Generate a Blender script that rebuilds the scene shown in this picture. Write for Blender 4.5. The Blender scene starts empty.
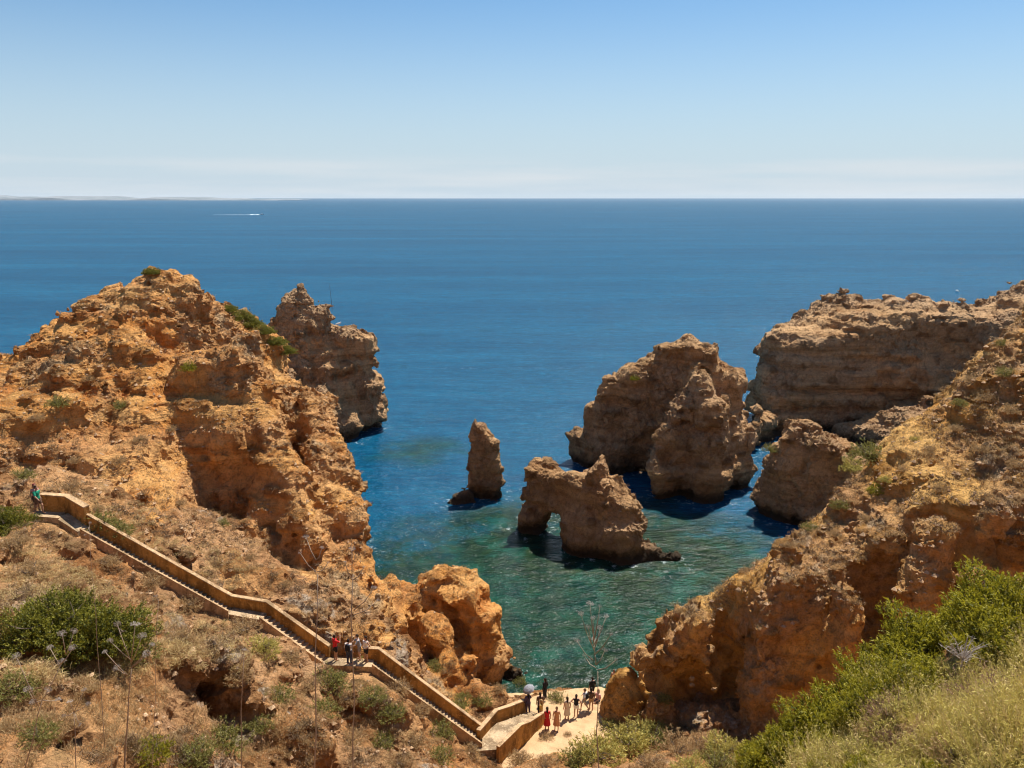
import bpy, math, random, time
import numpy as np
import openvdb
from mathutils import Vector, Matrix
T0=time.time()
def log(*a): print('[%.1fs]'%(time.time()-T0),*a,flush=True)
S=bpy.context.scene
C=S.collection
random.seed(7)
RS=np.random.RandomState(11)
f32=np.float32
# ---------------------------------------------------------------- camera model
FPX=800.0; PITCH=math.atan(186/FPX); CAMH=38.0
_c,_s=math.cos(PITCH),math.sin(PITCH)
def P(px,py,Y):
    a=(px-512)/FPX; b=(384-py)/FPX
    t=Y/(_c+_s*b); return (a*t,Y,CAMH+(-_s+_c*b)*t)
def Pz(px,py,z):
    a=(px-512)/FPX; b=(384-py)/FPX
    t=(z-CAMH)/(-_s+_c*b); return (a*t,(_c+_s*b)*t,z)
# ---------------------------------------------------------------- noise
_LAT=[RS.uniform(-1,1,(32,32,32)).astype(f32) for _ in range(6)]
def vnoise(p,k=0):
    """value noise, p (n,3) -> (n,) in about -1..1"""
    L=_LAT[k%6]
    i=np.floor(p).astype(np.int32); fr=(p-i).astype(f32)
    fr=fr*fr*fr*(fr*(fr*6-15)+10)
    i&=31; j=(i+1)&31
    x0,y0,z0=i[:,0],i[:,1],i[:,2]; x1,y1,z1=j[:,0],j[:,1],j[:,2]
    fx,fy,fz=fr[:,0],fr[:,1],fr[:,2]
    a=L[x0,y0,z0]*(1-fx)+L[x1,y0,z0]*fx
    b=L[x0,y1,z0]*(1-fx)+L[x1,y1,z0]*fx
    c=L[x0,y0,z1]*(1-fx)+L[x1,y0,z1]*fx
    d=L[x0,y1,z1]*(1-fx)+L[x1,y1,z1]*fx
    return (a*(1-fy)+b*fy)*(1-fz)+(c*(1-fy)+d*fy)*fz
_R1=np.array([[.8,.36,-.48],[-.36,.93,.1],[.48,.1,.87]],dtype=f32)
def fbm(p,scale,octv=3,k=0,gain=.5):
    q=(p/scale).astype(f32); s=np.zeros(len(p),f32); a=1.
    for o in range(octv):
        s+=a*vnoise(q,k+o); q=(q@_R1)*2.03+3.1; a*=gain
    return s
def ridged(p,scale,octv=3,k=0):
    q=(p/scale).astype(f32); s=np.zeros(len(p),f32); a=1.
    for o in range(octv):
        s+=a*(1-2*np.abs(vnoise(q,k+o))); q=(q@_R1)*2.1+7.7; a*=.5
    return s*.5
def worley(p,scale,k=0):
    """F1,F2 distances in cell units and a random id"""
    q=(p/scale).astype(f32); ic=np.floor(q).astype(np.int32); fr=q-ic
    n=len(p); f1=np.full(n,9.,f32); f2=np.full(n,9.,f32); idv=np.zeros(n,f32)
    A,B,D=_LAT[k%6],_LAT[(k+1)%6],_LAT[(k+2)%6]
    for dx in (-1,0,1):
        for dy in (-1,0,1):
            for dz in (-1,0,1):
                c=(ic+np.array([dx,dy,dz],np.int32))&31
                a=A[c[:,0],c[:,1],c[:,2]]; b=B[c[:,0],c[:,1],c[:,2]]; e=D[c[:,0],c[:,1],c[:,2]]
                d=np.sqrt((dx+.5+.45*a-fr[:,0])**2+(dy+.5+.45*b-fr[:,1])**2+(dz+.5+.45*e-fr[:,2])**2)
                m=d<f1
                f2=np.where(m,f1,np.minimum(f2,d)); idv=np.where(m,a,idv); f1=np.where(m,d,f1)
    return f1,f2,idv
def facets(p,scale,k=0):
    """blocky cells with a tilted plane each: (edge distance, tilt height, id)"""
    q=(p/scale).astype(f32); ic=np.floor(q).astype(np.int32); fr=q-ic; n=len(p)
    f1=np.full(n,9.,f32); f2=np.full(n,9.,f32); idv=np.zeros(n,f32); tl=np.zeros(n,f32)
    A,B,D=_LAT[k%6],_LAT[(k+1)%6],_LAT[(k+2)%6]
    for dx in (-1,0,1):
        for dy in (-1,0,1):
            for dz in (-1,0,1):
                c=(ic+np.array([dx,dy,dz],np.int32))&31
                a=A[c[:,0],c[:,1],c[:,2]]; b=B[c[:,0],c[:,1],c[:,2]]; e=D[c[:,0],c[:,1],c[:,2]]
                vx=fr[:,0]-(dx+.5+.45*a); vy=fr[:,1]-(dy+.5+.45*b); vz=fr[:,2]-(dz+.5+.45*e)
                d=np.sqrt(vx*vx+vy*vy+vz*vz); m=d<f1
                f2=np.where(m,f1,np.minimum(f2,d)); idv=np.where(m,a,idv); tl=np.where(m,vx*b*1.3+vy*e*1.3+vz*a,tl); f1=np.where(m,d,f1)
    return f2-f1,tl,idv
def sstep(a,b,x):
    t=np.clip((x-a)/(b-a),0,1); return t*t*(3-2*t)
def smin(a,b,k):
    h=np.clip(.5+.5*(b-a)/k,0,1); return b*(1-h)+a*h-k*h*(1-h)
def smax(a,b,k): return -smin(-a,-b,k)
# ---------------------------------------------------------------- height surfaces by thin plate spline
class Surf:
    def __init__(s,pts,lam=.5):
        p=np.array(pts,float); s.c=p[:,:2]; n=len(p)
        K=s.phi(s.c,s.c)+lam*np.eye(n); A=np.zeros((n+3,n+3)); A[:n,:n]=K; A[:n,n]=1; A[:n,n+1:]=s.c; A[n,:n]=1; A[n+1:,:n]=s.c.T
        s.w=np.linalg.solve(A,np.concatenate([p[:,2],[0,0,0]]))
    def phi(s,a,b):
        d2=((a[:,None,:]-b[None,:,:])**2).sum(-1); return .5*d2*np.log(d2+1e-9)
    def __call__(s,x,y):
        sh=np.shape(x); q=np.stack([np.ravel(x),np.ravel(y)],1); out=[]
        for i in range(0,len(q),20000):
            k=q[i:i+20000]; out.append(s.phi(k,s.c)@s.w[:-3]+s.w[-3]+k@s.w[-2:])
        return np.concatenate(out).reshape(sh).astype(f32)
def polysdf(x,y,poly):
    p=np.array(poly,float); d=np.full(x.shape,1e9); ins=np.zeros(x.shape,bool); n=len(p)
    for i in range(n):
        a=p[i]; b=p[(i+1)%n]; e=b-a; wx=x-a[0]; wy=y-a[1]
        t=np.clip((wx*e[0]+wy*e[1])/(e@e),0,1); d=np.minimum(d,(wx-t*e[0])**2+(wy-t*e[1])**2)
        c=((a[1]>y)!=(b[1]>y)); 
        with np.errstate(divide='ignore',invalid='ignore'):
            xi=a[0]+(y-a[1])*(e[0])/(e[1] if abs(e[1])>1e-9 else 1e-9)
        ins^=c&(x<xi)
    d=np.sqrt(d); return np.where(ins,-d,d).astype(f32)
def wallf(X,Y,Z,w):
    """crest polyline body: points (px,py,Y,half width); flare widens it downwards"""
    pts=[(*P(a[0],a[1],a[2]),a[3]) for a in w['p']]
    fl=w.get('fl',.15); dome=w.get('dome',.25); k=w.get('k',.8); bot=w.get('bot',-9)
    best=np.full(X.shape,1e9,f32); zt=np.zeros(X.shape,f32); th=np.zeros(X.shape,f32)
    if len(pts)==1: pts=pts*2
    for a,b in zip(pts[:-1],pts[1:]):
        ex,ey=b[0]-a[0],b[1]-a[1]; L=ex*ex+ey*ey+1e-9
        t=np.clip(((X-a[0])*ex+(Y-a[1])*ey)/L,0,1)
        d=np.sqrt((X-a[0]-t*ex)**2+(Y-a[1]-t*ey)**2)
        m=d-(a[3]+t*(b[3]-a[3]))<best-th; 
        best=np.where(m,d,best); zt=np.where(m,a[2]+t*(b[2]-a[2]),zt); th=np.where(m,a[3]+t*(b[3]-a[3]),th)
    zt=zt-w.get('drop',0)
    hw=th[...,None]+fl*np.clip(zt[...,None]-Z,0,30)
    side=best[...,None]-hw
    top=Z-(zt-dome*np.clip(best/np.maximum(th,.5),0,1.6)**2*th)[...,None]
    F=smax(side,top,k)
    if bot>-9: F=smax(F,bot-Z,k)
    return F
def ellf(X,Y,Z,e):
    c=e['c']; r=e['r']; a=e.get('yaw',0); ca,sa=math.cos(a),math.sin(a)
    u=(X-c[0])*ca+(Y-c[1])*sa; v=-(X-c[0])*sa+(Y-c[1])*ca
    return (np.sqrt(((u/r[0])**2+(v/r[1])**2)[...,None]+((Z-c[2])/r[2])**2)-1)*min(r)
def volume_mesh(name,box,vox,base,adds=(),subs=(),warp=(1.,.5),flute=.5,strata=.3,rough=1.,under=.8,sub=1,crumb=1.,seed=0.,ksm=.8,carve=None,blk=.5,bsc=(2.6,2.6,2.0),rill=0.):
    x0,x1,y0,y1,z0,z1=box
    gx=np.arange(x0,x1,vox,dtype=f32); gy=np.arange(y0,y1,vox,dtype=f32); gz=np.arange(z0,z1,vox,dtype=f32)
    X,Y=np.meshgrid(gx,gy,indexing='ij'); Z=gz[None,None,:]
    F=base(X,Y,Z) if base else None
    for w in adds:
        g=wallf(X,Y,Z,w) if 'p' in w else ellf(X,Y,Z,w)
        F=g if F is None else smin(F,g,w.get('ks',ksm))
    for e in subs:
        F=smax(F,-ellf(X,Y,Z,e),e.get('ks',.5))
    F=F.astype(f32)
    lim=2.6
    m=np.abs(F)<lim
    idx=np.nonzero(m); p=np.stack([gx[idx[0]],gy[idx[1]],gz[idx[2]]],1)
    q=p+seed
    n=np.zeros(len(p),f32)
    if warp[0]: n+=warp[0]*fbm(q,7.5,2,0)
    if warp[1]: n+=warp[1]*fbm(q,2.6,2,2)
    if flute:
        qq=q*np.array([1,1,.28],f32); n+=flute*ridged(qq,2.8,2,1)
    if strata:
        zz=q[:,2]+.6*fbm(q,14,1,3)+.06*q[:,0]
        s=vnoise(np.stack([zz*0+.3+q[:,0]*.03,q[:,1]*.03,zz/1.1],1),4)+.6*vnoise(np.stack([q[:,0]*.06,q[:,1]*.06,zz/.45],1),5)
        n+=strata*(.7*s+.45*(2*sstep(-.22,.22,s)-1))
    if blk:
        wq=q+.5*np.stack([fbm(q,1.7,1,1),fbm(q,1.7,1,2),fbm(q,1.7,1,3)],1)
        be,btl,bid=facets(wq/np.array(bsc,f32),1.0,2); n+=blk*(.5*sstep(.16,.0,be)+1.1*btl-.45*bid-.1)*sstep(-.5,.4,fbm(q,9,2,4)+.25)
    if rill: n+=rill*(ridged(q*np.array([1,.3,.35],f32),2.6,4,3)-.2)
    if under: n+=under*(1-sstep(.4,2.2,p[:,2]))*sstep(-1.5,0,p[:,2])
    fade=1-sstep(lim*.6,lim,np.abs(F[idx]))
    F[idx]+=n*fade
    if carve: F=np.maximum(F,carve(X,Y,Z)).astype(f32)
    g=openvdb.FloatGrid(4.0); g.copyFromArray(np.ascontiguousarray(np.clip(F,-4,4)))
    pts,tris,quads=g.convertToPolygons(0.0,0.0)
    pts=np.asarray(pts,f32)*vox+np.array([x0,y0,z0],f32); 
    q4=np.asarray(quads)[:,::-1]
    me=bpy.data.meshes.new(name)
    me.vertices.add(len(pts)); me.vertices.foreach_set('co',pts.ravel())
    me.loops.add(q4.size); me.loops.foreach_set('vertex_index',q4.ravel().astype(np.int32))
    me.polygons.add(len(q4)); me.polygons.foreach_set('loop_start',np.arange(0,q4.size,4,dtype=np.int32))
    me.update(); me.validate()
    if sub:
        o=bpy.data.objects.new('tmp',me); C.objects.link(o)
        md=o.modifiers.new('s','SUBSURF'); md.levels=sub; md.subdivision_type='CATMULL_CLARK'
        dg=bpy.context.evaluated_depsgraph_get(); me2=bpy.data.meshes.new_from_object(o.evaluated_get(dg))
        bpy.data.objects.remove(o); bpy.data.meshes.remove(me); me=me2; me.name=name
    nv=len(me.vertices); co=np.empty(nv*3,f32); me.vertices.foreach_get('co',co); co=co.reshape(-1,3)
    no=np.empty(nv*3,f32); me.vertex_normals.foreach_get('vector',no); no=no.reshape(-1,3)
    # orientation check
    q=co+seed
    up=np.clip(no[:,2],0,1)
    smooth=sstep(-.25,.35,fbm(q,6,2,5)+.30-up*.9)      # sheltered faces stay smoother
    am=crumb*(1-.65*smooth)
    d=rough*.22*ridged(q,1.3,4,3)*(.22+am)
    fe,ft,idv=facets(q+.15*fbm(q,.7,2,1)[:,None],.9,1); d-=(.10+am)*.19*(ft+.6*idv)+am*.08*sstep(.2,0,fe); f1=.9-fe
    fe2,ft2,id2=facets(q+.1*fbm(q,.5,1,2)[:,None],.36,3); d-=(.12+am)*.065*(ft2+id2*.8)
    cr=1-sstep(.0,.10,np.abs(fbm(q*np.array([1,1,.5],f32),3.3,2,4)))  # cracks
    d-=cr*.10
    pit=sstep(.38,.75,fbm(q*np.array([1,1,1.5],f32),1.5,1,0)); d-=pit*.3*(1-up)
    if carve:
        d*=1-.85*carvemask(co[:,0],co[:,1],co[:,2])
    co2=co+no*d[:,None]
    me.vertices.foreach_set('co',co2.ravel().astype(f32))
    a=me.attributes.new('crust','FLOAT','POINT'); a.data.foreach_set('value',np.clip(1-smooth+.2*(d/.2),0,1).astype(f32))
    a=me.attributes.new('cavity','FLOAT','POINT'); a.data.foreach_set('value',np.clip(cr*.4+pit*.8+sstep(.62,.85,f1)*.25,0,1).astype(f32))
    me.polygons.foreach_set('use_smooth',np.zeros(len(me.polygons),bool))
    me.update()
    log(name,nv,'verts')
    return me
def link(name,me,mat=None,parent=None):
    o=bpy.data.objects.new(name,me); C.objects.link(o)
    if mat is not None:
        me.materials.clear(); me.materials.append(mat)
    if parent is not None: o.parent=parent
    return o
def tag(o,label=None,cat=None,group=None,kind=None):
    if label: o['label']=label
    if cat: o['category']=cat
    if group: o['group']=group
    if kind: o['kind']=kind
    return o
def empty(name,loc=(0,0,0),rz=0,sc=1):
    o=bpy.data.objects.new(name,None); C.objects.link(o); o.location=loc; o.rotation_euler=(0,0,rz); o.scale=(sc,)*3; o.empty_display_size=.1
    return o
# ---------------------------------------------------------------- materials
class NT:
    def __init__(s,name):
        s.m=bpy.data.materials.new(name); s.m.use_nodes=True; s.t=s.m.node_tree; s.t.nodes.clear()
        s.out=s.n('ShaderNodeOutputMaterial'); s.b=s.n('ShaderNodeBsdfPrincipled'); s.l(s.b.outputs[0],s.out.inputs[0])
        s.geo=s.n('ShaderNodeNewGeometry'); s.tc=s.n('ShaderNodeTexCoord')
    def n(s,t,**k):
        x=s.t.nodes.new(t)
        for a,b in k.items(): setattr(x,a,b)
        return x
    def l(s,a,b): s.t.links.new(a,b)
    def val(s,i,v):
        if hasattr(v,'is_output') or isinstance(v,bpy.types.NodeSocket): s.l(v,i)
        else: i.default_value=v
    def noise(s,scale,detail=3,rough=.55,vec=None,dist=0,stretch=None):
        x=s.n('ShaderNodeTexNoise'); x.inputs['Scale'].default_value=scale; x.inputs['Detail'].default_value=detail; x.inputs['Roughness'].default_value=rough; x.inputs['Distortion'].default_value=dist
        v=vec or s.geo.outputs['Position']
        if stretch:
            mp=s.n('ShaderNodeMapping'); s.l(v,mp.inputs[0]); mp.inputs['Scale'].default_value=stretch; v=mp.outputs[0]
        s.l(v,x.inputs['Vector']); return x.outputs['Fac']
    def ramp(s,fac,stops,interp='LINEAR'):
        r=s.n('ShaderNodeValToRGB'); r.color_ramp.interpolation=interp; el=r.color_ramp.elements
        while len(el)<len(stops): el.new(.5)
        for e,(p,c) in zip(el,stops):
            e.position=p; e.color=(*c,1) if not isinstance(c,(int,float)) else (c,c,c,1)
        s.l(fac,r.inputs[0]); return r.outputs[0]
    def mix(s,fac,a,b,mode='MIX'):
        x=s.n('ShaderNodeMix',data_type='RGBA',blend_type=mode); s.val(x.inputs[0],fac)
        for i,v in ((6,a),(7,b)):
            s.val(x.inputs[i],(*v,1) if isinstance(v,tuple) and len(v)==3 else v)
        return x.outputs[2]
    def math(s,op,a,b=0.0,clamp=False):
        x=s.n('ShaderNodeMath',operation=op,use_clamp=clamp); s.val(x.inputs[0],a); s.val(x.inputs[1],b); return x.outputs[0]
    def mr(s,v,a,b,c=0,d=1):
        x=s.n('ShaderNodeMapRange'); s.l(v,x.inputs[0]); 
        for i,q in zip((1,2,3,4),(a,b,c,d)): x.inputs[i].default_value=q
        return x.outputs[0]
    def bump(s,h,strength,dist,nrm=None):
        x=s.n('ShaderNodeBump'); x.inputs['Strength'].default_value=strength; x.inputs['Distance'].default_value=dist; s.l(h,x.inputs['Height'])
        if nrm: s.l(nrm,x.inputs['Normal'])
        return x.outputs[0]
    def attr(s,name):
        x=s.n('ShaderNodeAttribute',attribute_name=name); return x.outputs['Fac']
    def sepz(s):
        x=s.n('ShaderNodeSeparateXYZ'); s.l(s.geo.outputs['Position'],x.inputs[0]); return x.outputs[2]
    def done(s,col,rough=.9,nrm=None,spec=.3):
        s.val(s.b.inputs['Base Color'],(*col,1) if isinstance(col,tuple) and len(col)==3 else col); s.val(s.b.inputs['Roughness'],rough); s.b.inputs['Specular IOR Level'].default_value=spec
        if nrm: s.l(nrm,s.b.inputs['Normal'])
        return s.m
def rock_mat(name,bright,mid,deep,crustc,band=True,green=.0,stratz=1.0,lo=1.2,patch=None):
    t=NT(name)
    n1=t.noise(.35,4,.6); n2=t.noise(1.6,4,.6); n3=t.noise(9,3,.6)
    st=t.noise(1.0,3,.6,stretch=(.05,.05,1.3*stratz))
    base=t.ramp(n1,[(.32,deep),(.5,mid),(.68,bright)])
    base=t.mix(t.mr(st,.46,.58,0,.75),base,tuple(min(1,c*1.25+.02) for c in bright))
    base=t.mix(t.mr(st,.34,.44,.6,0),base,tuple(c*.6 for c in deep))
    st2=t.noise(1.0,2,.5,stretch=(.02,.02,.28*stratz)); base=t.mix(t.mr(st2,.5,.62,0,.5),base,tuple(min(1,c*1.15+.05) for c in crustc))
    cr=t.mix(t.mr(n2,.35,.65),tuple(c*.62 for c in crustc),tuple(min(1,c*1.3) for c in crustc))
    col=t.mix(t.math('MULTIPLY',t.attr('crust'),t.mr(n2,.25,.6,.45,1)),base,cr)
    col=t.mix(t.mr(n3,.3,.7,.0,.35),col,tuple(min(1,c*1.35) for c in crustc))
    n5=t.noise(2.4,6,.75)
    k5=t.math('MULTIPLY',t.mr(n5,.52,.64,0,.6),t.mr(t.noise(.22,3,.6),.35,.6,.25,1))
    col=t.mix(k5,col,(.085,.055,.035))
    n7=t.noise(6.5,4,.8,stretch=(1,1,1.3)); col=t.mix(t.mr(n7,.54,.62,0,.42),col,(.10,.06,.03)); n6=t.noise(4.3,5,.8); col=t.mix(t.mr(n6,.56,.68,0,.55),col,tuple(min(1,c*1.5+.03) for c in crustc))
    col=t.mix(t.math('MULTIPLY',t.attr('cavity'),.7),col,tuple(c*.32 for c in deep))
    if patch:
        pn=t.noise(.33,6,.7); col=t.mix(t.math('MULTIPLY',t.mr(pn,.53,.60,0,.8),t.mr(t.attr('crust'),.2,.7,.12,1)),col,t.mix(t.mr(t.noise(5,5,.8),.4,.6),tuple(c*.35 for c in patch),patch))
        col=t.mix(t.math('MULTIPLY',t.mr(t.noise(.45,6,.75,dist=.5),.56,.64,0,.7),t.mr(t.attr('crust'),.2,.7,.3,1)),col,tuple(c*.42 for c in mid))
    if green:
        sp=t.n('ShaderNodeSeparateXYZ'); t.l(t.geo.outputs['Normal'],sp.inputs[0])
        g=t.math('MULTIPLY',t.mr(sp.outputs[2],.45,.8),t.mr(t.noise(.5,5,.7),.5,.62)); col=t.mix(t.math('MULTIPLY',g,green),col,(.14,.115,.04))
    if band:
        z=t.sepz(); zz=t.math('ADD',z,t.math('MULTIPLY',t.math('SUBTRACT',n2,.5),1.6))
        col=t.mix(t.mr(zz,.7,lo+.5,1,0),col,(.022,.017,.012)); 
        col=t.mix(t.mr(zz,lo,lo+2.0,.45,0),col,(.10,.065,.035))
    b=t.bump(t.noise(3.2,7,.72),1.0,.5); b=t.bump(t.noise(16,3,.65),.6,.06,b)
    return t.done(col,.92,b,.2)
# ================================================================ LAND
def PP(l): return [P(*a) for a in l]
near_pts=PP([(0,768,17),(120,745,19),(60,700,20),(0,680,21),(250,768,25),(350,768,30),(450,768,35),(560,768,39),
 (90,650,24),(20,620,25),(150,640,27),(0,560,33),(60,560,37),(120,590,38.5),(180,620,38.5),(170,690,27.5),(230,650,37),(280,700,34.5),(330,710,37.5),(300,650,41),(380,700,41.5),(420,740,41.5),(350,740,35),
 (-80,560,32),(-80,700,19),(640,768,40),(700,760,38),(300,768,27.5),(470,765,42),
 (520,750,44.5),(560,745,45),(600,745,45),(660,740,45)])
near_pts+=[(0,0,36.3),(-10,0,36.6),(12,0,36.9),(0,-8,38.5),(14,-8,39),(-14,-8,38.5),(0,8,30.0),(0,14,24),(3,22,19),(0,28,14),(6,30,11.5),(-8,10,28),(-8,17,21.5),(-16,6,31),(-14,12,25)]
near_pts+=[P(1024,655,12.5),P(900,720,12.5),P(820,775,13),P(1000,780,9.5),P(1024,600,17),P(940,640,17),(9,19,20),(8,25,14),(16,24,17.5),(16,30,12),(24,24,20),(28,16,28),(12,38,6),(20,38,8),(28,36,11),(38,32,18)]
ST=[Pz(30,516,19.3),Pz(58,518,19.1),Pz(80,532,18.5),Pz(228,614,12.5),Pz(262,620,12.2),Pz(325,665,9.6),Pz(372,667,9.4),Pz(482,746,3.5),Pz(500,737,3.4),Pz(528,712,2.3)]
for s in ST[:-1]: near_pts+=[(s[0],s[1],s[2]-.25),(s[0],s[1]-1.6,s[2]-.5)]
near_pts+=[Pz(530,722,2.2),Pz(560,715,2.1),Pz(600,715,2.1),Pz(640,715,2.2),Pz(660,700,2.4),Pz(540,700,1.9),Pz(590,697,1.9),(-1.5,52,.9),(0,54.2,.4),(3,56.5,-.2),(8.5,56.5,-.2),(3,62,-3.5),(9,62,-3.5),(-2,60,-3),(-4,53,2.2)]
near_pts+=[P(110,480,54),P(20,470,53),P(230,570,50),P(330,600,49),P(400,640,49.5),P(440,690,49.5),(14,50,3.5),(20,46,5)]
h_near=Surf(near_pts,.8)
A_pts=PP([(150,276,78),(187,279,79),(120,292,76),(60,332,71),(0,372,66),(-80,410,60),(222,304,82),(250,322,84),(285,347,84),
 (0,480,53),(0,420,60),(100,500,51),(100,480,54),(100,420,62),(100,350,70),(150,305,75),(150,400,63),(200,560,49.5),(170,480,55),(230,560,50),(280,580,50),(330,600,50),(320,565,53),
 (400,640,50.5),(440,690,50),(225,525,62),(262,540,58),(290,560,56),(310,520,60),(180,520,55),(168,430,62),(182,385,69),(360,572,55),(200,325,77),(-80,480,50)])
A_pts+=[(-36,97,17),(-52,88,13),(-62,78,10),(-24,98,12),(-30,115,8),(-70,66,14),(-5,60,4),(-9,70,4),(-15,80,6),(-33,108,10),(-14,50,11.5),(-20,48,13.5),(-26,47.2,17.5),(-8,49,8.5),(-3,49,4)]
h_A=Surf(A_pts,.6)
A_poly=[(-3,50),(-5.5,56),(-10.5,58.5),(-16.5,66.5),(-22,77),(-25.5,86),(-26,96),(-28,112),(-40,114),(-52,98),(-66,84),(-90,72),(-90,40),(0,40)]
def base_poly(h,poly,batter,k=1.0):
    def fn(X,Y,Z):
        hh=h(X,Y); d=polysdf(X,Y,poly)
        return smax((Z-hh[...,None])*.8, d[...,None]-batter*np.clip(hh[...,None]-Z,0,40),k)
    return fn
def base_h(h,off=0.):
    def fn(X,Y,Z): return (Z-(h(X,Y)+off)[...,None])*.8
    return fn
R_pts=PP([(1100,262,64),(1024,314,62),(960,378,61),(905,433,60),(862,472,58),(820,507,56),(785,537,54),(760,556,53),(715,584,52.5),(660,615,52),(636,650,53),
 (690,605,50),(740,580,49.5),(775,572,48.5),(830,563,47),(880,548,46.5),(940,522,46),(1000,500,45.5),(1080,470,45.5),
 (900,480,54),(960,440,54),(1024,400,54),(850,515,53),(800,550,51.5)])
R_pts+=[(30,66,12),(24,60,9),(40,72,14),(52,72,20),(18,58,6),(70,66,30),(70,50,30),(70,80,22),(12,56,5)]
h_R=Surf(R_pts,.6)
R_poly=[(10.6,54.5),(10.2,52.4),(10.8,50.8),(12.2,50.2),(14,51.4),(15.6,51.2),(16.4,48.6),(17.2,46.6),(18.4,46.6),(21,47.4),(24,47.2),(25.6,49.2),(28,49.4),(29.4,46.6),(30.6,43.8),(33,43.6),(36,46.6),(40,44.5),(44,42),(90,34),(90,90),(60,84),(44,76),(36,68),(27,62),(20,58.5),(12,57.3)]
def E(px,py,Y,r,yaw=0,**k): return dict(c=P(px,py,Y),r=r,yaw=yaw,**k)
PATH_W=.85
PL=[(s[0],s[1]+PATH_W/2,s[2]) for s in ST[:8]]
QL=[(-1.3,45.6,3.45),(-.1,47.6,3.4),(1.7,50.6,2.3)]
def seg_dist(x,y,pl):
    best=np.full(x.shape,1e9,f32); zz=np.zeros(x.shape,f32)
    for a,b in zip(pl[:-1],pl[1:]):
        ex,ey=b[0]-a[0],b[1]-a[1]; t_=np.clip(((x-a[0])*ex+(y-a[1])*ey)/(ex*ex+ey*ey),0,1)
        d=np.sqrt((x-a[0]-t_*ex)**2+(y-a[1]-t_*ey)**2); m=d<best; best=np.where(m,d,best); zz=np.where(m,a[2]+t_*(b[2]-a[2]),zz)
    return best,zz
BEACH=[Pz(496,742,2.2),Pz(510,716,2.2),Pz(522,700,2.),Pz(545,692,2.),Pz(570,689,2.),Pz(600,686,2.),Pz(622,690,2.),Pz(640,716,2.2),Pz(628,742,2.4),Pz(600,752,2.6),Pz(560,775,3),Pz(505,775,3)]
def corr(x,y):
    d1,z1=seg_dist(x,y,PL); d2,z2=seg_dist(x,y,QL)
    return np.where(d1-.75<d2-.8,d1-.95,d2-1.0),np.where(d1-.75<d2-.8,z1,z2)
def carve_path(X,Y,Z):
    d,z=corr(X,Y); a=np.minimum(1.,-np.maximum(d[...,None],(z-.35)[...,None]-Z))
    e=polysdf(X,Y,[p[:2] for p in BEACH]); zb=1.75+np.clip((50-Y)*.10,0,.6)
    return np.maximum(np.maximum(a,np.minimum(1.,-np.maximum(e[...,None],zb[...,None]-Z))),-4)
def carvemask(x,y,z):
    d,zz=corr(x,y); e=polysdf(x,y,[p[:2] for p in BEACH])
    return np.maximum((1-sstep(0,.6,d))*(1-sstep(.5,1.5,z-zz)),(1-sstep(0,.6,e))*(z<3.2))
M={}
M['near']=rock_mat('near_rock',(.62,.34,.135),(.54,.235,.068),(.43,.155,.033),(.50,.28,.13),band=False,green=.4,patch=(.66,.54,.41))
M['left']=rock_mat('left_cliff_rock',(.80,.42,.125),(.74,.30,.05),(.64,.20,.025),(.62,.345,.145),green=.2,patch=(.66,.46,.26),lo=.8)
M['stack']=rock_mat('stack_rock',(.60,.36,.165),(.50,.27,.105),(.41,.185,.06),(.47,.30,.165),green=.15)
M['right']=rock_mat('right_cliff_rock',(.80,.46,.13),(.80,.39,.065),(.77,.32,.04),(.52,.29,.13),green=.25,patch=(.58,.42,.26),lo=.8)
M['beach']=None
land=[]
def mk(name,matk,*a,label=None,cat=None,kind=None,group=None,**k):
    me=volume_mesh(name,*a,**k); o=link(name,me,M[matk]); tag(o,label,cat,group,kind); land.append(o); return o
mk('hillside','near',(-34,17,14,62,-3,28.5),.22,base_h(h_near),
   adds=[dict(p=[(200,648,28.5,1.6),(150,655,27,1.4)],fl=.1,ks=1),dict(p=[(10,655,21.5,1.0),(50,668,21,.9)],fl=.3),dict(p=[(262,690,30,1.2),(300,720,29,1)],fl=.3),
         dict(p=[(355,690,39.5,1.3),(385,700,39.5,1)],fl=.25)],
   subs=[dict(c=P(200,715,27.2),r=(3.8,1.3,1.4),ks=.6),dict(c=P(365,712,38.2),r=(1.6,1.2,1.0),ks=.4)],
   warp=(.35,.3),flute=.12,strata=.06,under=0,rill=.12,blk=.35,bsc=(1.6,1.6,1.2),crumb=.9,kind='structure',carve=carve_path)
# foot of the camera
gx=np.linspace(-34,34,240); gy=np.linspace(-14,18,150); X,Y=np.meshgrid(gx,gy,indexing='ij'); Zh=h_near(X,Y)
pp=np.stack([X.ravel(),Y.ravel(),Zh.ravel()],1).astype(f32); pp[:,2]+=.3*fbm(pp,3.,3,1)-.15*sstep(15.5,17.5,pp[:,1])
i,j=np.meshgrid(np.arange(239),np.arange(149),indexing='ij'); a=(i*150+j).ravel(); q=np.stack([a,a+150,a+151,a+1],1)
gx2=np.linspace(4,44,200); gy2=np.linspace(18,44,130); X2,Y2=np.meshgrid(gx2,gy2,indexing='ij'); Z2=h_near(X2,Y2)
p2=np.stack([X2.ravel(),Y2.ravel(),Z2.ravel()],1).astype(f32); p2[:,2]+=.3*fbm(p2,3.,3,1)-.3*(1-sstep(15,17.5,p2[:,0]))
i,j=np.meshgrid(np.arange(199),np.arange(129),indexing='ij'); a=(i*130+j).ravel(); q2=np.stack([a,a+130,a+131,a+1],1)+len(pp)
me=bpy.data.meshes.new('slope'); me.from_pydata(np.concatenate([pp,p2]).tolist(),[],np.concatenate([q,q2]).tolist()); me.polygons.foreach_set('use_smooth',np.ones(len(me.polygons),bool))
tag(link('slope',me,M['near']),kind='structure')
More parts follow.
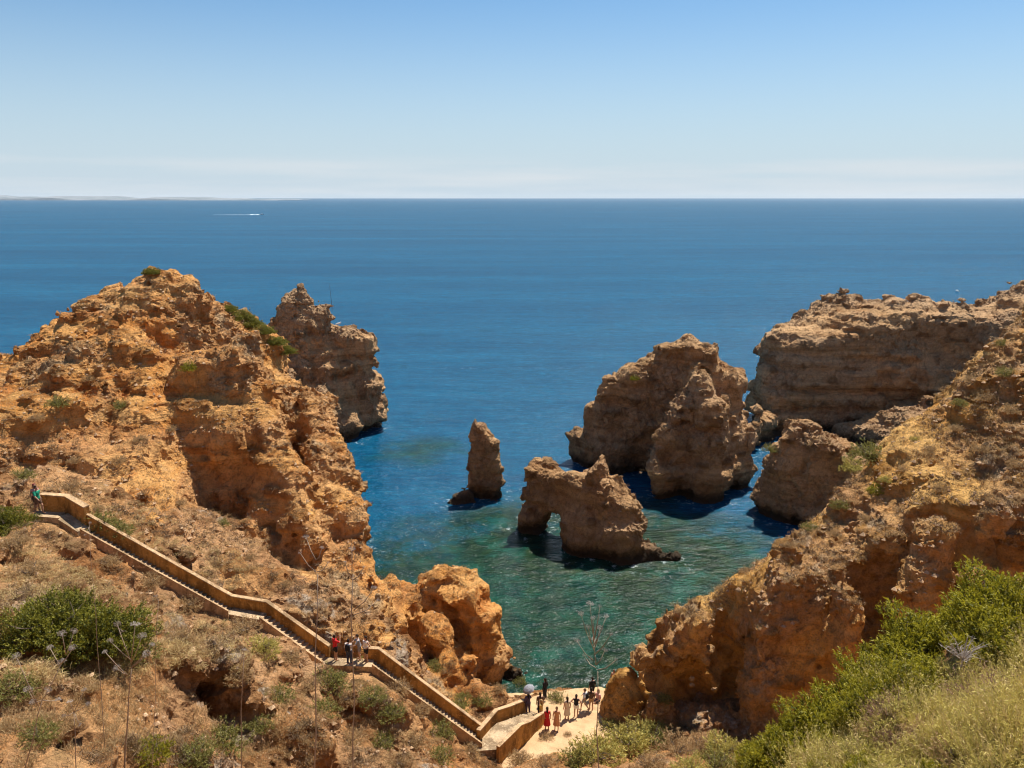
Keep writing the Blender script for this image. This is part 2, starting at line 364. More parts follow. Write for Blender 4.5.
mk('cliff','left',(-80,3,46,118,-3,34),.33,base_poly(h_A,A_poly,.08),
   adds=[dict(p=[(203,350,68,2.0),(230,336,68.5,2.6),(250,358,68,1.8)],fl=.10,k=.6),
         dict(p=[(192,400,65,1.8),(218,404,64.5,1.8)],fl=.12,k=.5),
         dict(p=[(255,392,66.5,1.0),(272,424,64,.9),(290,468,61.3,.9),(307,512,58.5,.8),(327,560,55.8,.8)],fl=.26,k=.4),
         dict(p=[(272,362,79,1.6),(286,382,76,1.8),(306,396,72.5,1.9),(322,424,68.5,1.9),(334,456,65,1.7),(343,498,61.8,1.5),(353,530,60,1.5),(372,560,59.2,1.3)],fl=.09,k=.6),
         
         dict(p=[(392,566,59.4,1.6),(414,566,59.0,2.2),(436,568,58.4,2.4),(458,573,57.8,2.3),(476,582,57.3,2.0),(484,602,57.0,1.7)],fl=.06,k=.6,dome=.12),
         dict(p=[(415,604,55.5,1.2),(432,620,54.3,1.0)],fl=.22),dict(p=[(366,566,58.6,1.5),(388,570,58.4,1.9),(412,572,58.2,2.1)],fl=.1),
         dict(p=[(442,648,52.6,1.0),(466,660,52.4,1.2)],fl=.13,dome=.6),
         dict(p=[(150,283,78,2.),(182,281,79,1.5)],fl=.5),
         dict(p=[(175,274,78.5,.5)],fl=.3),
         dict(p=[(60,350,67,2.),(100,340,69,2),(125,335,70,2)],fl=.5,ks=1.5),
         dict(p=[(0,400,60,2),(60,395,62,2)],fl=.5,ks=1.5)],
   subs=[dict(c=P(418,650,53.2),r=(1.5,1.8,2.7)),
         dict(c=P(75,335,68),r=(2.6,1.4,1.),ks=.6),dict(c=P(455,640,54.6),r=(1.6,1.0,1.8),ks=.5),dict(c=P(300,450,67.5),r=(1.2,1.6,3.5),ks=.6)],
   warp=(.7,.5),flute=.4,strata=.15,rill=1.0,blk=.6,kind='structure',carve=carve_path)
mk('headland','stack',(-52,-12,110,146,-3,28),.36,None,
   adds=[dict(p=[(266,325,126,1.6),(282,298,127,1.8),(301,281,128,1.7),(316,303,128.5,1.8)],fl=.26,k=.7),
         dict(p=[(322,325,129,2.2),(345,331,130,2.4),(362,334,130.5,1.8)],fl=.13,k=.6),
         dict(p=[(240,350,122,4),(270,370,120,4)],fl=.3),dict(p=[(320,385,124,2.5),(345,400,125,2)],fl=.15)],
   subs=[dict(c=(-22,127,0),r=(2.5,3,3.2))],warp=(.9,.6),flute=.5,strata=.35,kind='structure',seed=5.)
mk('headland','stack',(30,118,104,170,-3,30),.42,None,
   adds=[dict(p=[(774,400,127,1.2),(784,352,131,4)],fl=.05,k=.8),dict(p=[(794,344,133,4),(802,326,135,7),(848,296,138,8),(900,300,138,8),(980,303,138,8),(1040,287,136,10),(1130,280,130,14)],fl=.08,k=1.2),
         dict(p=[(856,428,123,3.),(900,412,121,4),(960,392,118,6)],fl=.1),dict(p=[(736,408,112,.6),(750,413,118,.7),(768,404,125,1.1)],fl=.02,k=.5)],
   subs=[dict(c=P(747,446,117),r=(.9,8,3.3),ks=.3),dict(c=P(930,345,127),r=(9,3,2.5),ks=1),dict(c=P(700,470,130),r=(1,1,1)),dict(c=P(838,335,126),r=(10,2.5,2.2),ks=1.5)],
   warp=(1.1,.6),flute=.5,strata=.45,kind='structure',seed=9.)
mk('cliff','right',(6,74,36,92,-3,34),.3,base_poly(h_R,R_poly,.22,.5),
   adds=[dict(p=[(790,545,49.5,.8),(780,566,48.0,.8),(771,592,46.6,.8),(764,622,45.8,.7),(759,655,45.3,.6)],fl=.05,k=.4),dict(p=[(700,610,48.8,1),(650,640,50.5,1)],fl=.1),dict(p=[(935,525,44.8,.9),(925,560,43.8,.9)],fl=.08,k=.4),dict(p=[(845,560,45.9,.7),(850,600,45.2,.7)],fl=.08,k=.4),dict(p=[(1010,505,43.5,1.2),(985,545,43,1)],fl=.1),
         dict(p=[(905,440,59,1.5),(925,455,57,1.5)],fl=.3),dict(p=[(790,560,50,1.2),(830,545,50,1.5)],fl=.3)],
   subs=[dict(c=P(692,712,48.6),r=(2.0,1.8,3.6),ks=.4),dict(c=P(652,668,50.8),r=(.7,1.6,2.2),ks=.4),dict(c=P(895,610,46.5),r=(3.4,2.0,4),ks=.8),dict(c=P(1015,600,42),r=(3,2,6),ks=.8),dict(c=P(735,705,49),r=(1.0,1.2,3.5),ks=.5)],
   warp=(.6,.4),flute=.22,strata=.12,rill=.15,blk=.32,crumb=.9,kind='structure',seed=3.)
mk('sea_stack','stack',(-10,2,93,104,-3,14),.2,None,
   adds=[dict(p=[(476,417,98.6,.85),(484,423,98.6,1.0),(494,437,98.4,1.1)],fl=.03,k=.6,dome=.4),dict(p=[(456,489,96.6,1.1),(464,488,97,1.0)],fl=.4,k=.4)],
   warp=(.3,.35),flute=.25,strata=.15,under=.5,blk=.35,bsc=(1.5,1.5,1.8),seed=1.,label='slender needle of tan rock standing alone in open water',cat='sea stack')
mk('sea_stack','stack',(-3,20,72,96,-3,15),.24,None,
   adds=[dict(p=[(538,462,88,1.5),(552,468,87,1.2),(565,470,85.5,1.4),(583,470,84,1.8)],fl=.0,k=.6,dome=.3),dict(p=[(533,500,88,1.5)],fl=.16,k=.6),
         dict(p=[(586,468,83.6,1.7),(601,455,83,1.7),(611,472,82.5,2.2),(622,496,81.5,1.8)],fl=.14,k=.6,dome=.4),dict(p=[(590,500,82.5,2.4),(615,520,81,2.)],fl=.1),
         dict(p=[(630,524,80.5,1.1),(646,538,80.2,.9),(662,549,80,.8),(676,556,79.8,.5)],fl=.5,k=.5)],
   subs=[dict(c=P(556,533,86),r=(1.6,6,3.5),yaw=-.35,ks=.4)],
   warp=(.4,.4),flute=.3,strata=.12,under=.5,seed=2.,label='low rock pierced by a small natural arch, with a rubble toe in the water',cat='sea stack')
mk('sea_stack','stack',(4,48,86,124,-3,24),.32,None,
   adds=[dict(p=[(586,432,113,2.),(599,398,112,2.4),(614,376,111,3.),(642,356,109.5,3.2),(686,327,107,2.9),(712,343,105,3.2),(731,368,104,2.6),(736,396,103,1.3)],fl=.08,k=.7,dome=.25),
         dict(p=[(694,348,104,1.2),(703,372,100.0,1.3),(712,394,98.6,1.7)],fl=.13,k=.6,dome=.3),dict(p=[(723,388,101,1.3)],fl=.10),
         dict(p=[(663,448,98.0,.8),(672,415,99.2,.8),(684,385,101,.9)],fl=.09,k=.5),dict(p=[(722,430,99.5,1.4)],fl=.07)],
   subs=[dict(c=P(668,462,97.6),r=(1.6,1.4,1.7),ks=.5),dict(c=P(640,470,104),r=(2.5,3,4),ks=1),dict(c=P(655,410,103),r=(1.0,2.2,7),ks=.6)],
   warp=(.8,.6),flute=.5,strata=.3,seed=4.,label='largest freestanding rock, domed, with a pale buttress on its near side',cat='sea stack')
mk('sea_stack','stack',(22,54,80,104,-3,15),.28,None,
   adds=[dict(p=[(781,438,93,1.3),(798,424,92.5,2.2),(820,424,92,3),(848,438,91,3.),(872,465,88,3)],fl=.20,k=.9,dome=.35)],
   warp=(.5,.5),flute=.35,strata=.2,seed=6.,label='low rounded brown rock between the right slope and the far headland',cat='sea stack')

mk('boulder','right',(5.2,11.5,47.5,53.5,.5,7),.12,None,adds=[dict(p=[(627,674,50.2,.75),(634,684,50.0,.8)],fl=.24,k=.4,dome=.6),dict(p=[(618,690,50.2,.5)],fl=.3)],warp=(.15,.25),flute=.12,strata=.04,under=0,blk=.2,bsc=(1.2,1.2,1.2),seed=8.,label='rounded ochre boulder at the right end of the beach against the cliff',cat='boulder')
mk('boulder','right',(7.5,13,45,50,.5,6),.1,None,adds=[dict(p=[(655,694,48.3,.3),(664,700,48.0,.4)],fl=.4,k=.3,dome=.6)],warp=(.1,.2),flute=.1,strata=.04,under=0,blk=.2,bsc=(.8,.8,.8),seed=12.,label='small pointed rock in front of the right cave mouth',cat='boulder')
mk('boulder','left',(-2.5,3,56,62,-1.2,3),.12,None,adds=[dict(p=[(512,660,58.3,.5),(518,664,58.2,.3)],fl=.5,k=.3,dome=.5)],warp=(.1,.25),flute=.1,strata=.04,under=.3,blk=.25,bsc=(.8,.8,.8),seed=15.,label='low jagged rock in the water off the tip of the left cliff',cat='boulder')
# ================================================================ camera, light, sky
cam=bpy.data.cameras.new('camera'); co=bpy.data.objects.new('camera',cam); C.objects.link(co)
cam.sensor_width=36; cam.lens=FPX/1024*36; co.location=(0,0,CAMH); co.rotation_euler=(math.pi/2-PITCH,0,0); cam.clip_end=90000; cam.clip_start=.3
S.camera=co
SD=Vector((.27,.43,.92)).normalized()
el=math.asin(SD.z); az=math.atan2(SD.x,SD.y)
w=bpy.data.worlds.new('World'); S.world=w; w.use_nodes=True; nt=w.node_tree; bg=nt.nodes['Background']
sky=nt.nodes.new('ShaderNodeTexSky'); sky.sky_type='NISHITA'; sky.sun_disc=False; sky.sun_elevation=el; sky.sun_rotation=az; sky.altitude=50; sky.air_density=1.0; sky.dust_density=.6; sky.ozone_density=1.5
sky.dust_density=.2; sky.ozone_density=3.0
tcn=nt.nodes.new('ShaderNodeTexCoord'); sx=nt.nodes.new('ShaderNodeSeparateXYZ'); nt.links.new(tcn.outputs['Generated'],sx.inputs[0])
mrn=nt.nodes.new('ShaderNodeMapRange'); mrn.interpolation_type='SMOOTHSTEP'; nt.links.new(sx.outputs[2],mrn.inputs[0]); mrn.inputs[1].default_value=-.03; mrn.inputs[2].default_value=.26; mrn.inputs[3].default_value=1; mrn.inputs[4].default_value=0
tint=nt.nodes.new('ShaderNodeMix'); tint.data_type='RGBA'; tint.blend_type='MULTIPLY'; tint.inputs[0].default_value=1; nt.links.new(sky.outputs[0],tint.inputs[6]); tint.inputs[7].default_value=(.58,.76,.84,1)
hz=nt.nodes.new('ShaderNodeMix'); hz.data_type='RGBA'; nt.links.new(mrn.outputs[0],hz.inputs[0]); nt.links.new(tint.outputs[2],hz.inputs[6]); hz.inputs[7].default_value=(4.3,5.1,5.8,1)
# thin veil of high cloud low over the horizon
mpn=nt.nodes.new('ShaderNodeMapping'); nt.links.new(tcn.outputs['Generated'],mpn.inputs[0]); mpn.inputs['Scale'].default_value=(1.6,1.6,26)
cn=nt.nodes.new('ShaderNodeTexNoise'); cn.inputs['Scale'].default_value=2.2; cn.inputs['Detail'].default_value=6; nt.links.new(mpn.outputs[0],cn.inputs['Vector'])
m1=nt.nodes.new('ShaderNodeMapRange'); nt.links.new(cn.outputs['Fac'],m1.inputs[0]); m1.inputs[1].default_value=.42; m1.inputs[2].default_value=.68; m1.inputs[4].default_value=.8
m2=nt.nodes.new('ShaderNodeMapRange'); m2.interpolation_type='SMOOTHSTEP'; nt.links.new(sx.outputs[2],m2.inputs[0]); m2.inputs[1].default_value=.03; m2.inputs[2].default_value=.055; m2.inputs[3].default_value=1; m2.inputs[4].default_value=0
mm=nt.nodes.new('ShaderNodeMath'); mm.operation='MULTIPLY'; nt.links.new(m1.outputs[0],mm.inputs[0]); nt.links.new(m2.outputs[0],mm.inputs[1])
cl=nt.nodes.new('ShaderNodeMix'); cl.data_type='RGBA'; nt.links.new(mm.outputs[0],cl.inputs[0]); nt.links.new(hz.outputs[2],cl.inputs[6]); cl.inputs[7].default_value=(5.3,5.7,6.0,1)
nt.links.new(cl.outputs[2],bg.inputs[0]); bg.inputs[1].default_value=.085
sl=bpy.data.lights.new('sun','SUN'); so=bpy.data.objects.new('sun',sl); C.objects.link(so); sl.energy=5.0; sl.angle=math.radians(.53); sl.color=(1,.94,.84)
so.rotation_euler=SD.to_track_quat('Z','Y').to_euler(); so.location=(0,0,80)
S.view_settings.view_transform='Standard'; S.view_settings.look='None'; S.view_settings.exposure=.68; S.view_settings.gamma=1
S.cycles.filter_width=1.15; S.cycles.max_bounces=6; S.cycles.diffuse_bounces=4; S.cycles.glossy_bounces=2; S.cycles.transparent_max_bounces=6; S.cycles.transmission_bounces=2; S.cycles.use_denoising=True
S.cycles.caustics_reflective=False; S.cycles.caustics_refractive=False
# ================================================================ SEA
gx=np.concatenate([-np.geomspace(60000,110,26),np.linspace(-100,110,211),np.geomspace(120,60000,26)])
gy=np.concatenate([[-2000,-200],np.linspace(30,180,151),np.geomspace(190,70000,30)])
X,Y=np.meshgrid(gx,gy,indexing='ij'); nx,ny=X.shape
pts=[];
for o in land:
    n=len(o.data.vertices); c_=np.empty(n*3,f32); o.data.vertices.foreach_get('co',c_); c_=c_.reshape(-1,3)
    m=np.abs(c_[:,2])<.35; c_=c_[m]; pts.append(c_[::6,:2])
pts=np.concatenate(pts)
# distance to the nearest shore by jump over a coarse occupancy grid
gxs=np.arange(-100,111.); gys=np.arange(30,181.)
occ=np.full((len(gxs),len(gys)),60.,f32)
ii=np.clip(np.round(pts[:,0]+100).astype(int),0,len(gxs)-1); jj=np.clip(np.round(pts[:,1]-30).astype(int),0,len(gys)-1); occ[ii,jj]=0
for it in range(40):
    for dx,dy,c1 in ((1,0,1),(-1,0,1),(0,1,1),(0,-1,1),(1,1,1.41),(-1,1,1.41),(1,-1,1.41),(-1,-1,1.41)):
        occ=np.minimum(occ,np.roll(np.roll(occ,dx,0),dy,1)+c1)
D=np.full(X.shape,60.,f32); ix=np.searchsorted(gx,-100.001); iy=np.searchsorted(gy,29.9); D[ix:ix+211,iy:iy+151]=occ
xy=np.stack([X.ravel(),Y.ravel(),np.zeros(nx*ny)],1)
me=bpy.data.meshes.new('sea'); i,j=np.meshgrid(np.arange(nx-1),np.arange(ny-1),indexing='ij'); a=(i*ny+j).ravel()
me.from_pydata(xy.tolist(),[],np.stack([a,a+ny,a+ny+1,a+1],1).tolist())
at=me.attributes.new('shore','FLOAT','POINT'); at.data.foreach_set('value',D.ravel())
# shallow bay: how deep the bed lies
bay=np.clip(1-np.sqrt(((X-8)/34)**2+((Y-62)/44)**2),0,1); bay2=np.clip(1-np.sqrt(((X+14)/10)**2+((Y-118)/12)**2),0,1)
sh=np.clip(bay*1.5,0,1)+.5*bay2*(D<59)
at=me.attributes.new('shallow','FLOAT','POINT'); at.data.foreach_set('value',np.clip(sh,0,1).ravel().astype(f32))
t=NT('sea_water')
sh=t.attr('shallow'); ds=t.attr('shore')
nb=t.noise(.09,4,.6,stretch=(1,1.5,1)); nb2=t.noise(.35,4,.65)
shal=t.math('ADD',sh,t.math('MULTIPLY',t.math('SUBTRACT',nb,.5),.9),clamp=True)
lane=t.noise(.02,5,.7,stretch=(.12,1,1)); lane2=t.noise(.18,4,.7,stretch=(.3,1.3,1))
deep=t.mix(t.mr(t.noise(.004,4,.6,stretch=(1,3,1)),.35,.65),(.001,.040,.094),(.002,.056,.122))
deep=t.mix(t.mr(lane,.3,.7,.0,.6),deep,(.006,.10,.19)); deep=t.mix(t.mr(lane2,.45,.7,0,.55),deep,(.0,.026,.07))  # light and dark of ripples and wind lanes painted into the water colour
deep=t.mix(t.mr(t.noise(.7,4,.75,stretch=(.5,1.4,1)),.48,.66,0,.5),deep,(.004,.11,.20))  # finer ripple contrast, also painted into the colour
teal=t.mix(t.mr(nb2,.4,.6),(.001,.024,.019),(.009,.060,.038))
reef=t.mix(t.mr(t.noise(.8,3,.6),.4,.65),(.004,.014,.008),(.018,.036,.014))
col=t.mix(t.mr(shal,.12,.55),deep,teal)
rf=t.math('MULTIPLY',t.mr(t.noise(.2,6,.75),.42,.53),t.mr(ds,3,22,1,0)); rf=t.math('MULTIPLY',rf,t.mr(sh,.1,.4))
col=t.mix(t.math('MULTIPLY',rf,.95),col,reef)
fo=t.math('MULTIPLY',t.mr(ds,.3,2.6,1,0),t.mr(t.noise(.9,6,.8),.56,.65)); col=t.mix(t.math('MULTIPLY',fo,.7),col,(.55,.6,.6))
st=t.math('MULTIPLY',t.mr(t.noise(1.6,5,.8,stretch=(.45,1.5,1)),.635,.68),t.mr(t.noise(.03,2,.5),.5,.6)); col=t.mix(t.math('MULTIPLY',st,.5),col,(.4,.5,.55))  # sun sparkles painted into the water colour as pale flecks
b=t.bump(t.noise(.07,3,.6,stretch=(.6,1.4,1)),.5,1.6); b=t.bump(t.noise(.4,5,.7,stretch=(.8,1.3,1)),.8,.7,b); b=t.bump(t.noise(2.2,3,.6,stretch=(.8,1.3,1)),.55,.12,b)
m=t.m; df=t.n('ShaderNodeBsdfDiffuse'); t.l(col,df.inputs[0]); t.l(b,df.inputs[2])
gl=t.n('ShaderNodeBsdfGlossy'); gl.inputs['Roughness'].default_value=.14; gl.inputs[0].default_value=(.9,.9,.9,1); t.l(b,gl.inputs['Normal'])
fr=t.n('ShaderNodeFresnel'); fr.inputs[0].default_value=1.33; t.l(b,fr.inputs['Normal']); mx=t.n('ShaderNodeMixShader')
t.l(t.math('MINIMUM',t.math('MULTIPLY',fr.outputs[0],.45),.21),mx.inputs[0]); t.l(df.outputs[0],mx.inputs[1]); t.l(gl.outputs[0],mx.inputs[2]); t.l(mx.outputs[0],t.out.inputs[0])
tag(link('sea',me,m),kind='structure')
log('done')
# ================================================================ ground lookup
HG=.2; HX0,HX1,HY0,HY1=-82,76,-14,120
hgx=int((HX1-HX0)/HG); hgy=int((HY1-HY0)/HG)
HM=np.full((hgx,hgy),-50.,f32); NZ=np.zeros((hgx,hgy),f32)
for o in bpy.data.objects:
    if o.type=='MESH' and o.name.split('.')[0] in ('hillside','cliff','slope','boulder','headland','sea_stack'):
        n=len(o.data.vertices); c_=np.empty(n*3,f32); o.data.vertices.foreach_get('co',c_); c_=c_.reshape(-1,3)
        ii=((c_[:,0]-HX0)/HG).astype(int); jj=((c_[:,1]-HY0)/HG).astype(int); m=(ii>=0)&(ii<hgx)&(jj>=0)&(jj<hgy)
        np.maximum.at(HM,(ii[m],jj[m]),c_[m,2])
for it in range(4):
    for dx,dy in ((1,0),(-1,0),(0,1),(0,-1)):
        r=np.roll(np.roll(HM,dx,0),dy,1); HM=np.where(HM<-40,r,HM)
def gh(x,y):
    i=int((x-HX0)/HG); j=int((y-HY0)/HG)
    return float(HM[i,j]) if 0<=i<hgx and 0<=j<hgy else -50.
_gy,_gx=np.gradient(HM,HG)[1],np.gradient(HM,HG)[0]
def hit(px,py,y0=6,y1=118):
    """first ground point seen along a pixel's ray"""
    d=P(px,py,1.0); dx,dz=d[0],d[2]-CAMH
    y=y0
    while y<y1:
        x=dx*y; z=CAMH+dz*y
        if gh(x,y)>=z: return (x,y,gh(x,y))
        y+=.12
    return None
def mesh_from(name,verts,faces,attrs=None,smooth=False):
    v=np.asarray(verts,f32).reshape(-1,3); me=bpy.data.meshes.new(name)
    fa=np.asarray(faces,np.int32); k=fa.shape[1]
    me.vertices.add(len(v)); me.vertices.foreach_set('co',v.ravel()); me.loops.add(fa.size); me.loops.foreach_set('vertex_index',fa.ravel())
    me.polygons.add(len(fa)); me.polygons.foreach_set('loop_start',np.arange(0,fa.size,k,dtype=np.int32)); me.polygons.foreach_set('use_smooth',np.full(len(fa),smooth))
    for n_,a in (attrs or {}).items():
        at=me.attributes.new(n_,'FLOAT','POINT'); at.data.foreach_set('value',np.asarray(a,f32).ravel())
    me.update(); return me
class MB:
    """collects prisms and tubes into one mesh"""
    def __init__(s): s.v=[]; s.f=[]
    def hexa(s,p):
        k=len(s.v); s.v+=[tuple(q) for q in p]
        for q in ((0,3,2,1),(4,5,6,7),(0,1,5,4),(1,2,6,5),(2,3,7,6),(3,0,4,7)): s.f.append(tuple(k+i for i in q))
    def box(s,c,h,rz=0,tilt=0):
        ca,sa=math.cos(rz),math.sin(rz); P8=[]
        for dz in (-1,1):
            for dx,dy in ((-1,-1),(1,-1),(1,1),(-1,1)):
                x,y=dx*h[0],dy*h[1]; P8.append((c[0]+x*ca-y*sa,c[1]+x*sa+y*ca,c[2]+dz*h[2]+x*tilt))
        s.hexa(P8)
    def tube(s,pts,rads,n=6,cap=True):
        k0=len(s.v); pts=[Vector(p) for p in pts]
        for i,p in enumerate(pts):
            d=(pts[min(i+1,len(pts)-1)]-pts[max(i-1,0)]).normalized(); a=d.orthogonal().normalized(); b=d.cross(a)
            if i and pa.dot(a)<.5:
                a=(pa-d*pa.dot(d)).normalized(); b=d.cross(a)
            pa=a
            for q in range(n):
                t=2*math.pi*q/n; s.v.append(tuple(p+(a*math.cos(t)+b*math.sin(t))*rads[i]))
            if i:
                for q in range(n):
                    s.f.append((k0+(i-1)*n+q,k0+(i-1)*n+(q+1)%n,k0+i*n+(q+1)%n,k0+i*n+q))
        if cap:
            s.f.append(tuple(k0+q for q in reversed(range(n)))); s.f.append(tuple(k0+(len(pts)-1)*n+q for q in range(n)))
    def mesh(s,name,smooth=False):
        me=bpy.data.meshes.new(name); me.from_pydata(s.v,[],s.f); me.polygons.foreach_set('use_smooth',np.full(len(me.polygons),smooth)); me.update(); return me
    def build(s,name,mat,parent=None,smooth=False,bevel=0):
        me=s.mesh(name,smooth); o=link(name,me,mat,parent)
        if bevel:
            b=o.modifiers.new('b','BEVEL'); b.width=bevel; b.segments=2; b.limit_method='ANGLE'
        return o
# ================================================================ beach
bp=np.array([p[:2] for p in BEACH]); x0,y0=bp.min(0)-1; x1,y1=bp.max(0)+1
gx=np.arange(x0,x1,.12); gy=np.arange(y0,y1,.12); X,Y=np.meshgrid(gx,gy,indexing='ij'); e=polysdf(X,Y,[p[:2] for p in BEACH])
pp=np.stack([X.ravel(),Y.ravel(),np.zeros(X.size)],1).astype(f32)
Zb=2.02+np.clip((50-Y)*.10,0,.7)+.10*fbm(pp,1.6,3,1).reshape(X.shape)-1.2*sstep(-.1,.9,e)+.04*fbm(pp,.4,2,2).reshape(X.shape)
pp[:,2]=Zb.ravel(); nx,ny=X.shape; i,j=np.meshgrid(np.arange(nx-1),np.arange(ny-1),indexing='ij'); a=(i*ny+j).ravel()
t=NT('beach_sand'); c_=t.mix(t.mr(t.noise(.8,5,.65),.35,.65),(.46,.29,.15),(.56,.38,.21)); c_=t.mix(t.mr(t.noise(6,4,.7),.55,.7,0,.5),c_,(.40,.26,.14))
bm_=t.done(c_,.95,t.bump(t.noise(7,5,.65),.7,.08),.2)
tag(link('beach',mesh_from('beach',pp,np.stack([a,a+ny,a+ny+1,a+1],1),smooth=True),bm_),kind='structure')
def bh(x,y):
    return 2.02+min(max((50-y)*.10,0),.7)
c_=pp; ii=((c_[:,0]-HX0)/HG).astype(int); jj=((c_[:,1]-HY0)/HG).astype(int); np.maximum.at(HM,(ii,jj),c_[:,2])
# ================================================================ staircase
def plaster(name,a,b,sc=2.):
    t=NT(name); c_=t.mix(t.mr(t.noise(sc,5,.65),.3,.7),a,b); c_=t.mix(t.mr(t.noise(.9,5,.75,stretch=(1,1,.35)),.44,.58,0,.85),c_,tuple(v*.42 for v in a)); c_=t.mix(t.mr(t.noise(5,4,.75),.56,.66,0,.6),c_,tuple(min(1,v*1.5+.03) for v in b))
    return t.done(c_,.92,t.bump(t.noise(6,6,.75),.9,.09),.2)
Mwall=plaster('ochre_render',(.42,.20,.05),(.52,.27,.075)); Mcope=plaster('pale_coping',(.46,.29,.15),(.56,.38,.22)); Mstep=plaster('step_stone',(.44,.30,.17),(.54,.40,.25),1.2)
SCx,SCy,SCz=PL[4]
stair=empty('staircase',(SCx,SCy,SCz)); tag(stair,'long stone staircase zigzagging down the left hillside to the small beach','staircase')
def loc(p,o=(SCx,SCy,SCz)): return (p[0]-o[0],p[1]-o[1],p[2]-o[2])
def side(a,b):
    d=Vector((b[0]-a[0],b[1]-a[1],0)).normalized(); return Vector((-d.y,d.x,0))
def flight(a,b,w,org,parent):
    a=Vector(a);b=Vector(b); drop=a.z-b.z; n=max(1,round(abs(drop)/.175)); L=Vector((b.x-a.x,b.y-a.y,0)); s=side(a,b)*w/2; m=MB()
    for i in range(n):
        p=a+L*(i/n); q=a+L*((i+1)/n); z=a.z-drop*(i+1)/n+.0
        lo=z-.7
        m.hexa([loc((p.x-s.x,p.y-s.y,lo),org),loc((q.x-s.x,q.y-s.y,lo),org),loc((q.x+s.x,q.y+s.y,lo),org),loc((p.x+s.x,p.y+s.y,lo),org),
                loc((p.x-s.x,p.y-s.y,z),org),loc((q.x-s.x,q.y-s.y,z),org),loc((q.x+s.x,q.y+s.y,z),org),loc((p.x+s.x,p.y+s.y,z),org)])
    return m.build('flight',Mstep,parent)
def slab(pts,th,org,parent,name='landing'):
    m=MB(); n=len(pts); m.v=[loc((p[0],p[1],p[2]-th),org) for p in pts]+[loc(p,org) for p in pts]
    m.f=[tuple(reversed(range(n))),tuple(range(n,2*n))]+[(i,(i+1)%n,n+(i+1)%n,n+i) for i in range(n)]
    return m.build(name,Mstep,parent)
def ribbon(pts,off0,off1,zlo,zhi,org):
    """band that follows a plan polyline, from lateral offset off0 to off1, zlo..zhi above the line, mitred"""
    m=MB(); P2=[Vector(p) for p in pts]; N=len(P2); row=[]
    for i,p in enumerate(P2):
        s1=side(P2[max(i-1,0)],P2[max(i,1)]); s2=side(P2[min(i,N-2)],P2[min(i+1,N-1)]); s=(s1+s2).normalized(); s=s/max(.5,s.dot(s1))
        q=[p+s*off0+Vector((0,0,zlo)),p+s*off1+Vector((0,0,zlo)),p+s*off1+Vector((0,0,zhi)),p+s*off0+Vector((0,0,zhi))]
        row.append([loc(v,org) for v in q])
    for r in row: m.v+=r
    for i in range(N-1):
        for k in range(4): m.f.append((i*4+k,i*4+(k+1)%4,(i+1)*4+(k+1)%4,(i+1)*4+k))
    m.f.append((3,2,1,0)); k=(N-1)*4; m.f.append((k,k+1,k+2,k+3)); return m
hw=PATH_W/2
for i in range(7):
    a,b=PL[i],PL[i+1]
    if abs(a[2]-b[2])>.9: flight(a,b,PATH_W,(SCx,SCy,SCz),stair)
    else:
        s=side(a,b)*hw; slab([(a[0]-s.x,a[1]-s.y,a[2]),(b[0]-s.x,b[1]-s.y,b[2]),(b[0]+s.x,b[1]+s.y,b[2]),(a[0]+s.x,a[1]+s.y,a[2])],.6,(SCx,SCy,SCz),stair)
# lower turn
slab([(-2.3,44.6,3.5),(-.75,44.75,3.5),(.55,46.9,3.5),(-.1,47.85,3.5),(-1.0,47.4,3.5),(-2.2,45.75,3.5)],.6,(SCx,SCy,SCz),stair)
flight((.1,47.5,3.5),(1.75,50.3,2.2),1.1,(SCx,SCy,SCz),stair)
for pts in (PL[2:4],PL[4:6],PL[6:8]):
    o=ribbon([(p[0],p[1],p[2]) for p in pts],-hw-.15,-hw-.003,-.9,.28,(SCx,SCy,SCz)).build('kerb',Mcope,stair)
def parapet(pts,off0,off1,label,zlo=-1.2,zhi=.72):
    o_=pts[len(pts)//2]; r=empty('parapet_wall',o_); tag(r,label,'wall','low ochre walls along the staircase')
    ribbon(pts,off0,off1,zlo,zhi,o_).build('wall',Mwall,r); ribbon(pts,off0-.03,off1+.03,zhi+.002,zhi+.07,o_).build('coping',Mcope,r)
    return r
parapet([(PL[0][0]+.3,PL[0][1],PL[0][2]),PL[1],(PL[2][0]-.25,PL[2][1],PL[2][2]+.2)],hw+.003,hw+.36,'short ochre wall behind the top landing beside the person in green',zhi=1.0)
parapet([(PL[2][0]+.1,PL[2][1],PL[2][2]),PL[3],PL[4],PL[5]],hw+.003,hw+.25,'long ochre wall along the upper flights, ending behind the person in red')
parapet([(PL[6][0]-.4,PL[6][1],PL[6][2]),(PL[6][0]+.3,PL[6][1],PL[6][2]-.05),(PL[7][0]-.05,PL[7][1]+.1,PL[7][2])],hw+.003,hw+.25,'straight ochre wall of the lowest long flight, above the rounded boulder')
parapet([(-2.0,45.5,3.5),(-.9,47.6,3.5),(-.1,48.3,3.3),(1.1,50.5,2.3)],.1,.34,'stepped ochre wall on the sea side of the bottom landing')
parapet([(-.9,44.4,3.5),(.55,46.6,3.5),(1.1,47.3,3.2),(2.5,49.9,2.3)],-.1,.12,'low ochre wall on the inland side of the bottom landing',zhi=.42)
